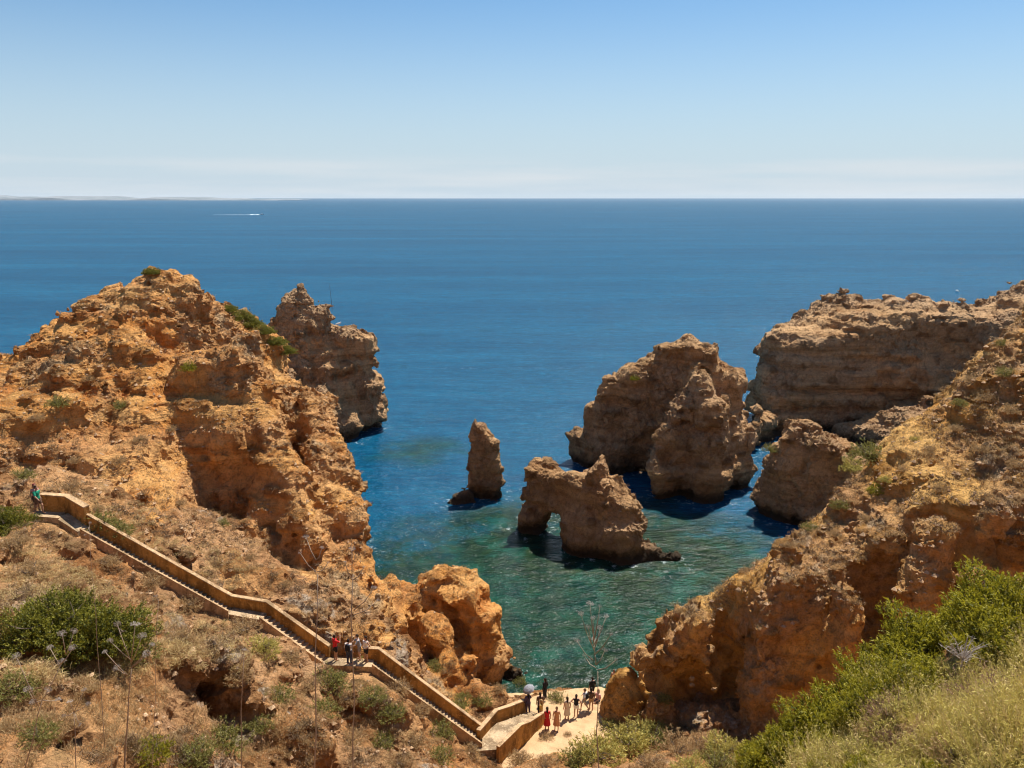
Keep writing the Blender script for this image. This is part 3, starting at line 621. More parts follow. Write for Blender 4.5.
# ================================================================ vegetation
def leafmat(name,c1,c2,tip,tr=.25,rough=.6):
    t=NT(name); col=t.mix(t.attr('tint'),c1,c2); col=t.mix(t.attr('tip'),col,tip)
    t.done(col,rough,None,.25); tl=t.n('ShaderNodeBsdfTranslucent'); t.val(tl.inputs[0],t.mix(.5,col,tip)); mx=t.n('ShaderNodeMixShader'); mx.inputs[0].default_value=tr
    t.l(t.b.outputs[0],mx.inputs[1]); t.l(tl.outputs[0],mx.inputs[2]); t.l(mx.outputs[0],t.out.inputs[0]); return t.m
def unit(v): return v/np.maximum(np.linalg.norm(v,axis=1,keepdims=True),1e-6)
def blades(base,dirs,length,width,bend=0.,tint=None,tip0=0.,tip1=1.,seg=2):
    """narrow two-segment leaves"""
    n=len(base); d=unit(dirs); s=unit(np.cross(d,RS.normal(size=(n,3)))); L=np.broadcast_to(length,(n,))[:,None]; W=np.broadcast_to(width,(n,))[:,None]
    g=np.zeros((n,3)); g[:,2]=-1
    p0=base; p1=base+d*L*.5+g*L*bend*.12; p2=base+d*L+g*L*bend*.5
    v=np.stack([p0-s*W*.35,p0+s*W*.35,p1+s*W*.5,p1-s*W*.5,p2+s*W*.08,p2-s*W*.08],1).reshape(-1,3)
    k=np.arange(n)[:,None]*6; f=np.concatenate([k+np.array([0,1,2,3]),k+np.array([3,2,4,5])]).astype(np.int32)
    ti=np.repeat(RS.uniform(0,1,n) if tint is None else tint,6); tp=np.tile([tip0,tip0,(tip0+tip1)/2,(tip0+tip1)/2,tip1,tip1],n)
    return v,f,ti,tp
def join(parts):
    V=[];F=[];A=[];B=[];k=0
    for v,f,a,b in parts:
        V.append(v);F.append(f+k);A.append(a);B.append(b);k+=len(v)
    return np.concatenate(V),np.concatenate(F),dict(tint=np.concatenate(A),tip=np.concatenate(B))
def lumpdir(n,up=.0):
    d=unit(RS.normal(size=(n,3))); d[:,2]=np.abs(d[:,2])*1.0-up; return unit(d)
def bush_leaves(nsprig,leaves,rad=1.,h=.8,sl=.16,ll=.05,lw=.018,seed=0,spread=.35,upb=.8,openness=.35):
    """sprigs of leaves set through an uneven dome, unit radius"""
    d=lumpdir(nsprig,.25); ph=np.arctan2(d[:,1],d[:,0])
    q=(d*1.7+seed*3.3).astype(f32); lob=1+.38*vnoise(q*1.1,0)+.34*vnoise(q*2.6,1)
    gap=vnoise(q*2.2+9,2)
    r=lob*np.clip(1-openness*RS.exponential(.45,nsprig),.15,1)
    keep=(gap>-.55)|(r<.75); d=d[keep]; r=r[keep]; n=len(d)
    base=d*r[:,None]*np.array([rad,rad,h]); base[:,2]=np.maximum(base[:,2],-.05)
    ax=unit(d*np.array([1,1,.8])+np.array([0,0,upb])+RS.normal(size=(n,3))*.3)
    tq=np.clip(.5+.55*vnoise((d*3+seed).astype(f32),3)+RS.normal(size=n)*.15,0,1)
    parts=[]
    for k in range(leaves):
        t=k/leaves; b=base+ax*sl*t; ld=ax*(1-spread)+RS.normal(size=(n,3))*spread*1.3
        br=np.clip(t*1.0-.15,0,1)
        parts.append(blades(b,ld,ll*RS.uniform(.7,1.3,n),lw,.2,tq,br*.6,min(1,br)))
    return join(parts)
def stems(n,rad,h,r0=.02,seed=0):
    m=MB(); rn=random.Random(seed)
    for i in range(n):
        a=rn.uniform(0,6.28); k=rn.uniform(.4,.9); e=Vector((math.cos(a)*rad*k,math.sin(a)*rad*k,h*rn.uniform(.45,.85)))
        m_=e*.5+Vector((rn.uniform(-.1,.1),rn.uniform(-.1,.1),.05))*rad
        m.tube([(0,0,-.15),m_,e],[r0,r0*.6,r0*.2],5)
        for j in range(2):
            f=m_.lerp(e,.4+.4*j); g=f+Vector((rn.uniform(-.3,.3),rn.uniform(-.3,.3),rn.uniform(.1,.3)))*rad; m.tube([f,g],[r0*.35,r0*.12],4)
    return m.mesh('stem')
Mbark=leafmat('bark',(.16,.12,.09),(.16,.12,.09),(.16,.12,.09),0,.9)
G1=leafmat('lentisk_leaves',(.028,.045,.010),(.085,.10,.015),(.36,.32,.03))
G2=leafmat('bright_leaves',(.030,.052,.008),(.14,.15,.014),(.52,.44,.03),.34)
G3=leafmat('sage_leaves',(.12,.14,.03),(.42,.36,.09),(.74,.61,.18),.3)
G4=leafmat('dry_leaves',(.24,.14,.06),(.39,.25,.115),(.56,.40,.20),.3)
G5=leafmat('olive_leaves',(.085,.095,.022),(.18,.18,.045),(.38,.33,.09),.3)
G6=leafmat('russet_leaves',(.16,.07,.05),(.27,.14,.10),(.40,.25,.18),.3)
G7=leafmat('straw_blades',(.38,.26,.10),(.60,.44,.18),(.74,.58,.28),.3)
G8=leafmat('grey_heads',(.30,.26,.24),(.44,.39,.36),(.55,.50,.46),.2)
VEG={}
def variant(key,mat,ns,lv,**k):
    sd=k.pop('seed',1); v,f,a=bush_leaves(ns,lv,seed=sd,**k); me=mesh_from('foliage',v,f,a); me.materials.append(mat)
    st=stems(10,k.get('rad',1),k.get('h',.8),.03,sd); st.materials.append(Mbark); VEG[key]=(me,st)
for i in range(3): variant('bright%d'%i,G2,2600,9,seed=i+1,sl=.24,ll=.085,lw=.024,upb=1.3,h=.85,openness=.5)
for i in range(2): variant('dense%d'%i,G1,4200,8,seed=i+5,sl=.16,ll=.055,lw=.022,h=.8,openness=.6,spread=.4,upb=1.2)
for i in range(3): variant('olive%d'%i,G5,420,8,seed=i+8,sl=.2,ll=.13,lw=.03,h=.8,openness=.7,spread=.4)
for i in range(3): variant('dry%d'%i,G4,380,8,seed=i+12,sl=.22,ll=.14,lw=.022,h=.7,openness=.9,spread=.4)
for i in range(2): variant('sage%d'%i,G3,420,8,seed=i+16,sl=.2,ll=.14,lw=.03,h=.75,openness=.7,spread=.35)
variant('yellow0',G2,420,8,seed=21,sl=.2,ll=.13,lw=.035,h=.85,openness=.6)
variant('russet0',G6,900,7,seed=23,sl=.22,ll=.09,lw=.016,h=.9,openness=.9,spread=.4)
log('variants')
def shrub(name,key,p,size,label,cat='shrub',group=None,rz=None,zs=1.,sink=.06):
    r=empty(name,(p[0],p[1],p[2]-sink),random.uniform(0,6.28) if rz is None else rz); r.scale=(size,size,size*zs); tag(r,label,cat,group)
    me,st=VEG[key]; link('foliage',me,None,r); link('stem',st,None,r); return r
def shrub_px(name,key,px,py,wpx,label,group=None,zs=1.,y0=6,sink=.06):
    h=hit(px,py,y0)
    if h is None: print('MISS',px,py); return None
    dz=h[1]*_c+(CAMH-h[2])*_s; return shrub(name,key,h,wpx/FPX*dz/2,label,group=group,zs=zs,sink=sink)
# left big bush, made of three neighbouring plants grown together
shrub_px('green_bush','dense0',56,630,84,'large dark green bush, left half of the big clump on the left foreground slope',zs=.95)
shrub_px('green_bush','dense1',104,640,74,'dark green bush forming the right half of the big clump, above the white-headed stalk',zs=.9)
shrub_px('green_bush','olive1',133,655,46,'small sage-green bush hanging below the right end of the big dark clump')
shrub_px('green_bush','dense1',2,528,46,'dark bush cut by the left frame edge, beside the person in green')
shrub_px('green_bush','olive0',96,527,34,'green bush just below the top of the staircase wall')
shrub_px('green_bush','olive2',118,533,28,'rounder green bush next to the staircase wall, downhill of its neighbour')
shrub_px('green_bush','yellow0',190,384,14,'single bright green tuft at the foot of the brown rock tower',zs=1.2)
shrub_px('green_bush','yellow0',876,492,17,'yellow-green tuft on the crest of the right slope')
shrub_px('green_bush','olive0',868,462,34,'green bush in the saddle behind the right slope, beside the rounded rock')
shrub_px('green_bush','olive2',840,508,16,'small round green plant on the upper edge of the right cliff')
shrub_px('green_bush','sage0',852,470,24,'grey-green plant at the right foot of the rounded rock')
shrub_px('green_bush','olive1',770,452,14,'small green plant on the face of the rounded rock')
shrub_px('green_bush','yellow0',632,455,9,'tiny green plant in the hollow of the largest stack')
shrub_px('green_bush','dense0',152,277,15,'dark bush on the summit of the left cliff',zs=.9,sink=.3)
for k,(px,py,w) in enumerate([(228,308,16),(240,316,22),(252,324,22),(264,333,20),(276,342,20),(286,350,18)]):
    shrub_px('ridge_shrub','dense%d'%(k%2),px,py,w,'dark green shrub in the strip running down the ridge right of the left summit','shrubs along the left ridge line',zs=.8,sink=.3)
for px,py,w,k in [(60,412,20,'olive0'),(122,408,16,'olive1'),(222,524,13,'olive2'),(150,555,12,'dry0'),(22,478,20,'olive1'),(70,490,26,'dry1'),(75,463,16,'dry2'),(120,463,14,'dry0'),(180,505,14,'dry1'),(98,510,16,'dry2'),
    (205,470,12,'dry0'),(140,440,14,'dry1'),(40,440,16,'dry2'),(250,560,14,'dry0'),(215,565,12,'dry1'),(285,585,14,'dry0'),(88,380,14,'dry2'),(170,430,12,'dry0')]:
    shrub_px('dry_shrub' if k[0]=='d' else 'green_shrub',k,px,py,w,'small %s shrub on the slope of the left cliff above the staircase'%('dry brown' if k[0]=='d' else 'dull green'),'shrubs on the left cliff slope')
for px,py,w,k in [(330,684,34,'olive0'),(345,700,26,'dry1'),(322,712,30,'olive2'),(372,702,26,'olive1'),(400,690,24,'dry0'),(392,720,26,'olive0'),(420,712,22,'dry2'),(440,735,26,'olive1'),(455,712,24,'olive2'),(415,745,30,'dry1'),
    (380,745,26,'olive0'),(350,742,28,'dry0'),(470,752,22,'dry2'),(440,760,26,'olive2'),(402,765,26,'dry1'),(360,668,18,'olive1'),(435,668,16,'olive2'),(462,700,18,'olive0'),(482,702,18,'olive1'),(500,692,14,'dry0'),(520,688,14,'olive2')]:
    shrub_px('dry_shrub' if k[0]=='d' else 'green_shrub',k,px,py,w,'low %s shrub between the lowest flight of stairs and the bottom of the photo'%('straw-brown' if k[0]=='d' else 'olive-green'),'shrubs around the lower stairs')
for px,py,w,k,l in [(243,632,36,'dry1','grey-brown shrub below the bend of the staircase'),(262,650,34,'sage1','pale grey shrub one below the staircase bend shrub'),(215,655,30,'dry0',None),(180,640,34,'dry2',None),(190,610,26,'dry1',None),
    (150,585,26,'dry0',None),(30,575,36,'dry1',None),(60,590,30,'dry2',None),(20,545,30,'dry0',None),(110,570,24,'dry2',None),(280,700,26,'olive1','yellowish green shrub under the pale rock face left of the tallest dry stalk'),
    (222,745,44,'olive0','green shrub at the foot of the dark alcove'),(195,758,40,'olive2','olive shrub left of the green shrub in the dark alcove'),(262,735,22,'olive1','small green tuft right of the dark alcove'),
    (40,745,34,'olive1','bright small shrub near the bottom left corner'),(150,755,38,'yellow0','yellow-green shrub at the bottom edge below the forked stalk'),(18,690,40,'olive2','dark green shrub on the pale rocks at the left edge'),(290,660,24,'dry2',None),(310,690,24,'dry0',None),(240,690,26,'dry1',None)]:
    shrub_px('dry_shrub' if k[0]=='d' else 'green_shrub',k,px,py,w,l or 'dry brown shrub on the hillside between the left bush and the staircase',None if l else 'dry shrubs on the left hillside')
for px,py,w,k,l in [(531,728,16,'olive2','small round shrub on the pale sand nearest the bottom landing'),(546,738,15,'dry0','brown shrub on the pale sand, second from the bottom landing'),(568,735,9,'dry1','tiny brown tuft on the pale sand'),
    (556,700,18,'olive0','green shrub behind the people on the beach'),(596,758,50,'sage0','large grey-green bush left of the thin central stalk, on the sand'),(628,745,46,'sage1','large grey-green bush right of the thin central stalk'),(652,742,40,'olive1','darker green bush beside the mouth of the right cave'),
    (612,728,22,'olive2','small bush above the large grey-green ones'),(575,765,34,'olive0','olive bush at the bottom edge under the beach'),(520,762,30,'dry2','reddish dry shrub at the bottom edge left of the beach'),(545,766,26,'dry1','dry twiggy shrub at the bottom edge under the beach'),
    (676,752,40,'dry0','pale dry shrub at the foot of the right cliff'),(700,748,36,'dry1','second pale dry shrub at the foot of the right cliff'),(725,752,40,'sage1','pale sage shrub left of the bright green bushes'),(715,768,40,'olive0','green shrub at the bottom edge below the right cliff'),(650,768,36,'dry2','brown shrub at the bottom edge right of the thin central stalk'),(690,772,36,'sage0','sage shrub at the bottom edge below the right cave'),(665,700,14,'olive2','small shrub by the cave mouth rock')]:
    shrub_px('shrub',k,px,py,w,l)
for px,py,w,k in [(905,470,14,'dry0'),(930,450,16,'dry1'),(955,430,14,'dry2'),(985,400,18,'dry0'),(1005,375,16,'olive1'),(960,405,14,'olive2'),(1010,420,18,'dry1'),(980,455,16,'dry2'),(940,490,16,'dry0'),(900,510,14,'dry1'),(865,520,14,'dry2'),(835,535,14,'dry0'),(810,530,14,'olive1'),
    (790,550,12,'dry1'),(1000,345,12,'olive2'),(970,380,12,'dry1'),(1015,470,16,'dry0'),(720,592,10,'dry2'),(745,572,12,'dry1'),(680,612,9,'dry0'),(885,480,12,'sage0'),(915,440,10,'sage1')]:
    shrub_px('dry_shrub' if k[0]=='d' else 'green_shrub',k,px,py,w,'small %s shrub on the top slope of the right cliff'%('straw-brown' if k[0]=='d' else 'dull green'),'shrubs on the right cliff top')
# right foreground bushes
for k,(px,py,Y,r) in enumerate([(768,738,15.2,.55),(784,722,15,.65),(802,708,14.8,.75),(828,692,14.8,.9),(860,676,14.8,.95),(895,668,15,.95),(932,648,15,1.0),(972,622,15,1.1),(1012,604,15.2,1.2),(1050,590,15,1.2),(842,722,13.6,.6),(885,702,13.4,.7),(925,684,13.4,.75),(975,664,13.2,.85),(1020,650,13,.9),(1000,640,14,.9)]):
    x,y,z=P(px,py,Y); g=gh(x,y); shrub('green_bush','bright%d'%(k%3),(x,y,max(g,z-1.6*r) if g>-40 else z-r*.8),r,'bright yellow-green bush in the dense mass on the right foreground slope',cat='bush',group='bright bushes on the right foreground slope',zs=.95,sink=.1)
shrub('dry_bush','russet0',(*P(1012,700,11.5)[:2],gh(*P(1012,700,11.5)[:2])),.62,'reddish-brown dry bush at the right frame edge under the bright bushes',cat='bush')
# dead branches
m=MB(); rn=random.Random(4)
for i in range(26):
    a=rn.uniform(0,6.28); L=rn.uniform(.35,.75); e=Vector((math.cos(a)*L,math.sin(a)*L*.5,.25+rn.uniform(-.1,.45))); mid=e*.5+Vector((0,0,rn.uniform(-.05,.12)))
    m.tube([(0,0,0),mid,e],[.018,.012,.004],5)
    for j in range(3):
        f=mid.lerp(e,.2+.3*j); m.tube([f,f+Vector((rn.uniform(-.2,.2),rn.uniform(-.1,.1),rn.uniform(-.08,.2)))],[.007,.002],4)
m.tube([(0,0,-.2),(0.02,0,.3),(.06,0,.72)],[.03,.024,.012],6)
t=NT('dead_wood'); Mdead=t.done(t.mix(t.mr(t.noise(20,3),.3,.7),(.34,.29,.26),(.55,.49,.44)),.9)
x,y,z=P(963,655,12.5); ob=m.build('dead_branch',Mdead); ob.location=(x,y,z-.1); ob.scale=(.62,.62,.62); tag(ob,'bare grey dead branches sticking out of the bright bushes at the right','branch')
# ---------------- dried umbel stalks
def floret_head(r,seed):
    rs=np.random.RandomState(seed); n=46; d=unit(rs.normal(size=(n,3))); d[:,2]=np.abs(d[:,2])*.8-.1; d=unit(d)
    m=MB()
    for q in d[:26]: m.tube([(0,0,0),tuple(q*r)],[r*.02,r*.015],3,False)
    for q in d:
        for k in range(2):
            c=q*r*rs.uniform(.85,1.08)+rs.normal(size=3)*r*.09; s=r*rs.uniform(.07,.13)
            b=len(m.v); m.v+=[tuple(c+np.array(o)*s) for o in ((1,0,-.5),(-.5,.87,-.5),(-.5,-.87,-.5),(0,0,1))]; m.f+=[(b,b+2,b+1),(b,b+1,b+3),(b+1,b+2,b+3),(b+2,b,b+3)]
    return m.mesh('umbel')
t=NT('umbel_grey'); Mumb=t.done((.38,.33,.29),.9)
t=NT('stalk_brown'); Mstalk=t.done(t.mix(t.mr(t.noise(8,3),.3,.7),(.24,.17,.12),(.40,.31,.23)),.85)
UMB=[floret_head(1.,i) for i in range(4)]
for u in UMB: u.materials.append(Mumb)
def stalk(px,py,px2,py2,Y,heads,label,r=.013,Y2=None):
    """stem from base pixel to top pixel at depth Y; heads: (px,py,size px, fork px,py)"""
    a=Vector(P(px,py,Y)); b=Vector(P(px2,py2,Y2 or Y)); k=b.z-a.z
    g=gh(a.x,a.y); base=Vector((a.x,a.y,g-.05)) if g>-40 and g<a.z else a
    root=empty('dried_flower_stalk',base); tag(root,label,'dried plant')
    m=MB(); n=9; pts=[]
    for i in range(n):
        t_=i/(n-1); p=base.lerp(b,t_)-base; pts.append(p+Vector((math.sin(i*1.9+px)*.012,math.cos(i*2.3)*.01,0))*min(i,1))
    m.tube(pts,[r*(1-.6*i/(n-1)) for i in range(n)],6); m.build('stem',Mstalk,root,True)
    for i,h in enumerate(heads):
        hp=Vector(P(h[0],h[1],Y+random.uniform(-.15,.15))); fk=Vector(P(h[3],h[4],Y)) if len(h)>3 else b
        R_=h[2]/FPX*Y*.8/2
        if (hp-fk).length>R_*1.2:
            mm_=MB(); mid=(hp+fk)/2+Vector((0,0,-.03)); mm_.tube([fk-base,mid-base,hp-base],[r*.45,r*.4,r*.3],5); mm_.build('branch',Mstalk,root,True)
        o=link('umbel',UMB[i%4],None,root); o.location=hp-base; o.scale=(R_,R_,R_*.8); o.rotation_euler=(random.uniform(-.4,.4),random.uniform(-.4,.4),random.uniform(0,6))
stalk(119,752,131,668,18.5,[(117,668,11,127,675),(110,641,9,131,660),(147,654,12,131,668),(135,625,13,131,662),(142,636,11,131,664),(152,645,8,131,668),(117,624,10,131,662),(105,652,7,127,675)],'thick dried stalk forking into white heads in front of the left bush',.028)
stalk(4,775,42,700,15.5,[(48,690,10),(62,662,11,46,694),(73,648,11,60,665),(62,634,12,66,655),(74,631,10,66,655),(50,648,9,60,665),(28,690,12,38,706),(33,702,9),(16,656,10,38,706),(58,700,8)],'leaning dried stalk with pale heads crossing the bottom left corner',.022)
stalk(71,775,74,712,16,[(70,702,8),(88,704,7,74,712),(64,716,6),(80,725,6),(84,690,7,74,712)],'short dried stalk with pale heads near the bottom left corner',.018)
stalk(308,790,317,575,7.2,[(306,537,8,316,560),(322,548,6,316,560),(328,563,5,317,572),(300,553,5,316,572)],'tall thin stalk standing left of the person in red',.011)
stalk(350,800,352,575,7.0,[(352,549,9,352,575),(374,588,8,354,610),(364,567,4,353,580),(345,562,4,352,580),(378,600,5,354,615)],'tall thin stalk with a round grey head in front of the person in white',.011)
stalk(603,800,597,672,7.0,[(590,604,10,594,640),(581,614,8,592,645),(606,617,8,594,645),(600,628,9,594,650),(577,641,8,593,660),(594,640,9,596,665),(605,650,8,596,665),(611,634,5,594,655),(588,627,7,594,650),(616,660,5,597,670),(584,655,5,596,668),(600,606,5,594,640),(593,618,7,594,645)],'tall thin stalk with many grey heads in front of the beach and bay',.010)
stalk(232,800,243,655,8.5,[(244,650,6),(238,668,5)],'bare brown stalk with a small tip in front of the left hillside',.010)
stalk(124,668,158,600,16,[(156,596,5)],'thin curved stalk behind the right end of the big dark bush',.010)
stalk(80,560,89,527,19,[(90,523,4),(85,535,3)],'thin bare twig in front of the top of the stairs',.010)
# ---------------- ground cover
def scatter(n,box,fn,maxslope=1.1,poly=None):
    out=[]; tr=0
    while len(out)<n and tr<n*30:
        tr+=1; px=random.uniform(*box[:2]); py=random.uniform(*box[2:]); h=hit(px,py)
        if h is None: continue
        i=int((h[0]-HX0)/HG); j=int((h[1]-HY0)/HG)
        if abs(_gx[i,j])>maxslope or abs(_gy[i,j])>maxslope or h[2]<2.3 or not fn(px,py,h): continue
        d,zz=corr(np.array([h[0]]),np.array([h[1]])); 
        if d[0]<.1: continue
        e=polysdf(np.array([h[0]]),np.array([h[1]]),[p[:2] for p in BEACH])
        if e[0]<-.1: continue
        out.append(h)
    return np.array(out)
def tufts(name,pts,nb,rad,L,W,mat,spread=.5,bend=.5):
    n=len(pts); b=np.repeat(pts,nb,0)+RS.normal(size=(n*nb,3))*np.array([rad,rad,0]); d=RS.normal(size=(n*nb,3))*spread; d[:,2]=1
    tq=np.clip(np.repeat(RS.uniform(0,1,n),nb)+RS.normal(size=n*nb)*.2,0,1)
    sc=np.repeat(RS.uniform(.5,1.4,n),nb); b[:,2]-=.04
    v,f,a,t_=blades(b,d,L*sc*RS.uniform(.5,1.2,n*nb),W,bend,tq,0,1)
    return tag(link(name,mesh_from(name,v,f,dict(tint=a,tip=t_)),mat),kind='stuff')
nz=lambda px,py,h,s=3.,k=1:vnoise(np.array([[h[0]/s,h[1]/s,0.3]],f32),k)[0]
g1=scatter(2600,(0,480,490,768),lambda px,py,h: h[1]<60 and nz(px,py,h)>-.35); tufts('dry_grass',g1,26,.10,.22,.012,G4)
g2=scatter(1100,(0,260,500,680),lambda px,py,h: h[1]<52 and nz(px,py,h,4,2)>-.1); tufts('pale_grass',g2,24,.14,.30,.012,G7,.7,.8)
g3=scatter(1500,(620,1024,300,640),lambda px,py,h: h[1]>35 and nz(px,py,h,4,3)>-.3,1.6); tufts('cliff_top_grass',g3,16,.12,.26,.018,G4)
g4=scatter(1300,(0,400,270,560),lambda px,py,h: h[1]>48 and nz(px,py,h,5,4)>.0,1.3); tufts('slope_grass',g4,14,.14,.24,.02,G4)
G9=leafmat('brown_twigs',(.07,.04,.022),(.15,.09,.05),(.30,.21,.12),.1)
g5=scatter(800,(0,500,500,768),lambda px,py,h: h[1]<60 and nz(px,py,h,2.5,5)>.0,1.5); tufts('brown_brush',g5,34,.13,.24,.016,G9,.8,.4)
g6=scatter(900,(0,400,275,600),lambda px,py,h: h[1]>48 and nz(px,py,h,4,2)>-.1,1.8); tufts('dark_brush',g6,18,.16,.24,.028,G9,.8,.4)
g7=scatter(800,(620,1024,300,620),lambda px,py,h: h[1]>35 and nz(px,py,h,4,1)>-.1,1.8); tufts('dark_cliff_brush',g7,18,.14,.22,.024,G9,.8,.4)
# foreground scrub bottom right
pts=[];
tr=0
while len(pts)<1900 and tr<60000:
    tr+=1; px=random.uniform(700,1060); py=random.uniform(655,800); 
    if py< 745-(px-700)*.30: continue
    h=hit(px,py,3)
    if h is None or h[1]>30: continue
    pts.append(h)
pts=np.array(pts) if pts else np.zeros((1,3)); log('scrub',len(pts))
a_=pts[RS.uniform(size=len(pts))<.62]; b_=pts[RS.uniform(size=len(pts))<.45]
def scrub(name,pts,mat,H,nsh,nl,ll,lw):
    n=len(pts); b=np.repeat(pts,nsh,0)+RS.normal(size=(n*nsh,3))*np.array([.09,.09,0]); d=RS.normal(size=(n*nsh,3))*.38; d[:,2]=1; d=unit(d)
    lf=np.repeat(np.clip(1+1.3*vnoise((pts/.9).astype(f32),2)+.7*vnoise((pts/.4).astype(f32),3),.3,2.),nsh); h=H*lf*np.repeat(RS.uniform(.7,1.2,n),nsh)*RS.uniform(.6,1.15,n*nsh); tq=np.clip(np.repeat(.5+.7*vnoise((pts/.9).astype(f32),4),nsh)+RS.normal(size=n*nsh)*.2,0,1); parts=[blades(b,d,h,.006,.1,tq,0,.5)]
    for k in range(nl):
        t_=.25+.75*k/nl; parts.append(blades(b+d*(h*t_)[:,None],d*.7+RS.normal(size=(n*nsh,3))*.45,ll*RS.uniform(.6,1.3,n*nsh),lw,.2,tq,t_*.6,min(1,t_+.1)))
    v,f,a=join(parts); return tag(link(name,mesh_from(name,v,f,a),mat),kind='stuff')
for k in range(34):
    px=random.uniform(740,1020); py=random.uniform(680,800)
    if py<760-(px-740)*.30: continue
    h=hit(px,py,3)
    if h is not None and h[1]<30:
        key=random.choice(['olive0','olive1','sage0','dry0','dry1','yellow0','russet0']); kk={'o':'olive-green','s':'sage-grey','d':'straw-brown','y':'yellow-green','r':'reddish-brown'}[key[0]]
        shrub('low_shrub',key,h,random.uniform(.22,.48),'low %s shrub standing out of the straw scrub in the bottom right corner'%kk,group='%s shrubs in the bottom right scrub'%kk)
extra=[]
for k in range(1500):
    x=random.uniform(-14,22); y=random.uniform(-6,16); g=gh(x,y)
    if g<-20: continue
    dzz=y*_c+(CAMH-g)*_s; v_=384+FPX*((CAMH-g)*_c-y*_s)/max(dzz,.1)
    if dzz>0.5 and v_<790 and abs(x/dzz*FPX)<540: continue
    if math.hypot(x,y)<2.2: continue
    extra.append((x,y,g))
b_=np.concatenate([b_,np.array(extra)[::2]]); a_=np.concatenate([a_,np.array(extra)[1::2]])
scrub('scrub',a_,G3,.50,9,9,.06,.011); scrub('straw_scrub',b_,G7,.50,7,7,.05,.009)
# loose stones
def stones(name,pts,s0,s1,mat):
    base=np.array([(1,0,0),(-1,0,0),(0,1,0),(0,-1,0),(0,0,1),(0,0,-1)],float); F=np.array([(0,2,4),(2,1,4),(1,3,4),(3,0,4),(2,0,5),(1,2,5),(3,1,5),(0,3,5)])
    n=len(pts); sc=RS.uniform(0,1,n)**3*(s1-s0)+s0; v=base[None]*sc[:,None,None]*RS.uniform(.5,1.3,(n,6,3))*np.array([1,1,.7]); v=v+pts[:,None,:]-np.array([0,0,1.])*sc[:,None,None]*.45
    return tag(link(name,mesh_from(name,v.reshape(-1,3),(F[None]+np.arange(n)[:,None,None]*6).reshape(-1,3)),mat),kind='stuff')
t=NT('stone_grey'); Mst=t.done(t.mix(t.mr(t.noise(1.5,3),.35,.65),(.36,.22,.12),(.50,.34,.20)),.9,t.bump(t.noise(12,4),.5,.05))
s1=scatter(1500,(0,480,500,768),lambda px,py,h: h[1]<62 and nz(px,py,h,2.5,4)>-.2,2.2); stones('loose_stones',s1,.025,.17,Mst)
s2=scatter(1000,(600,1024,300,640),lambda px,py,h: h[1]>35,2.5); s3=scatter(1200,(0,400,270,560),lambda px,py,h: h[1]>46,2.5); stones('loose_rubble',np.concatenate([s2,s3]),.05,.26,Mst)
log('veg')
# ================================================================ people
def skinmat(name,c,r=.6):
    t=NT(name); return t.done(t.mix(t.mr(t.noise(30,3),.3,.7),tuple(v*.9 for v in c),c),r,None,.3)
SKIN=[skinmat('skin_light',(.62,.38,.27)),skinmat('skin_tan',(.45,.25,.16)),skinmat('skin_brown',(.26,.14,.085))]
def cloth(name,c): 
    t=NT(name); return t.done(t.mix(t.mr(t.noise(12,4),.3,.7),tuple(v*.8 for v in c),tuple(min(1,v*1.1) for v in c)),.85,t.bump(t.noise(9,3),.4,.02),.2)
CL={k:cloth('cloth_'+k,v) for k,v in dict(red=(.55,.025,.03),black=(.02,.02,.025),white=(.72,.70,.68),green=(.02,.28,.17),grey=(.25,.25,.27),purple=(.11,.07,.11),tan=(.46,.30,.17),mustard=(.50,.34,.10),cream=(.62,.54,.42),orange=(.55,.27,.14),pink=(.60,.28,.27),navy=(.04,.05,.10),brown=(.14,.08,.05),hair_dark=(.03,.018,.012),hair_brown=(.12,.065,.03),hair_red=(.16,.03,.03),hair_fair=(.35,.22,.10)).items()}
VX=.016
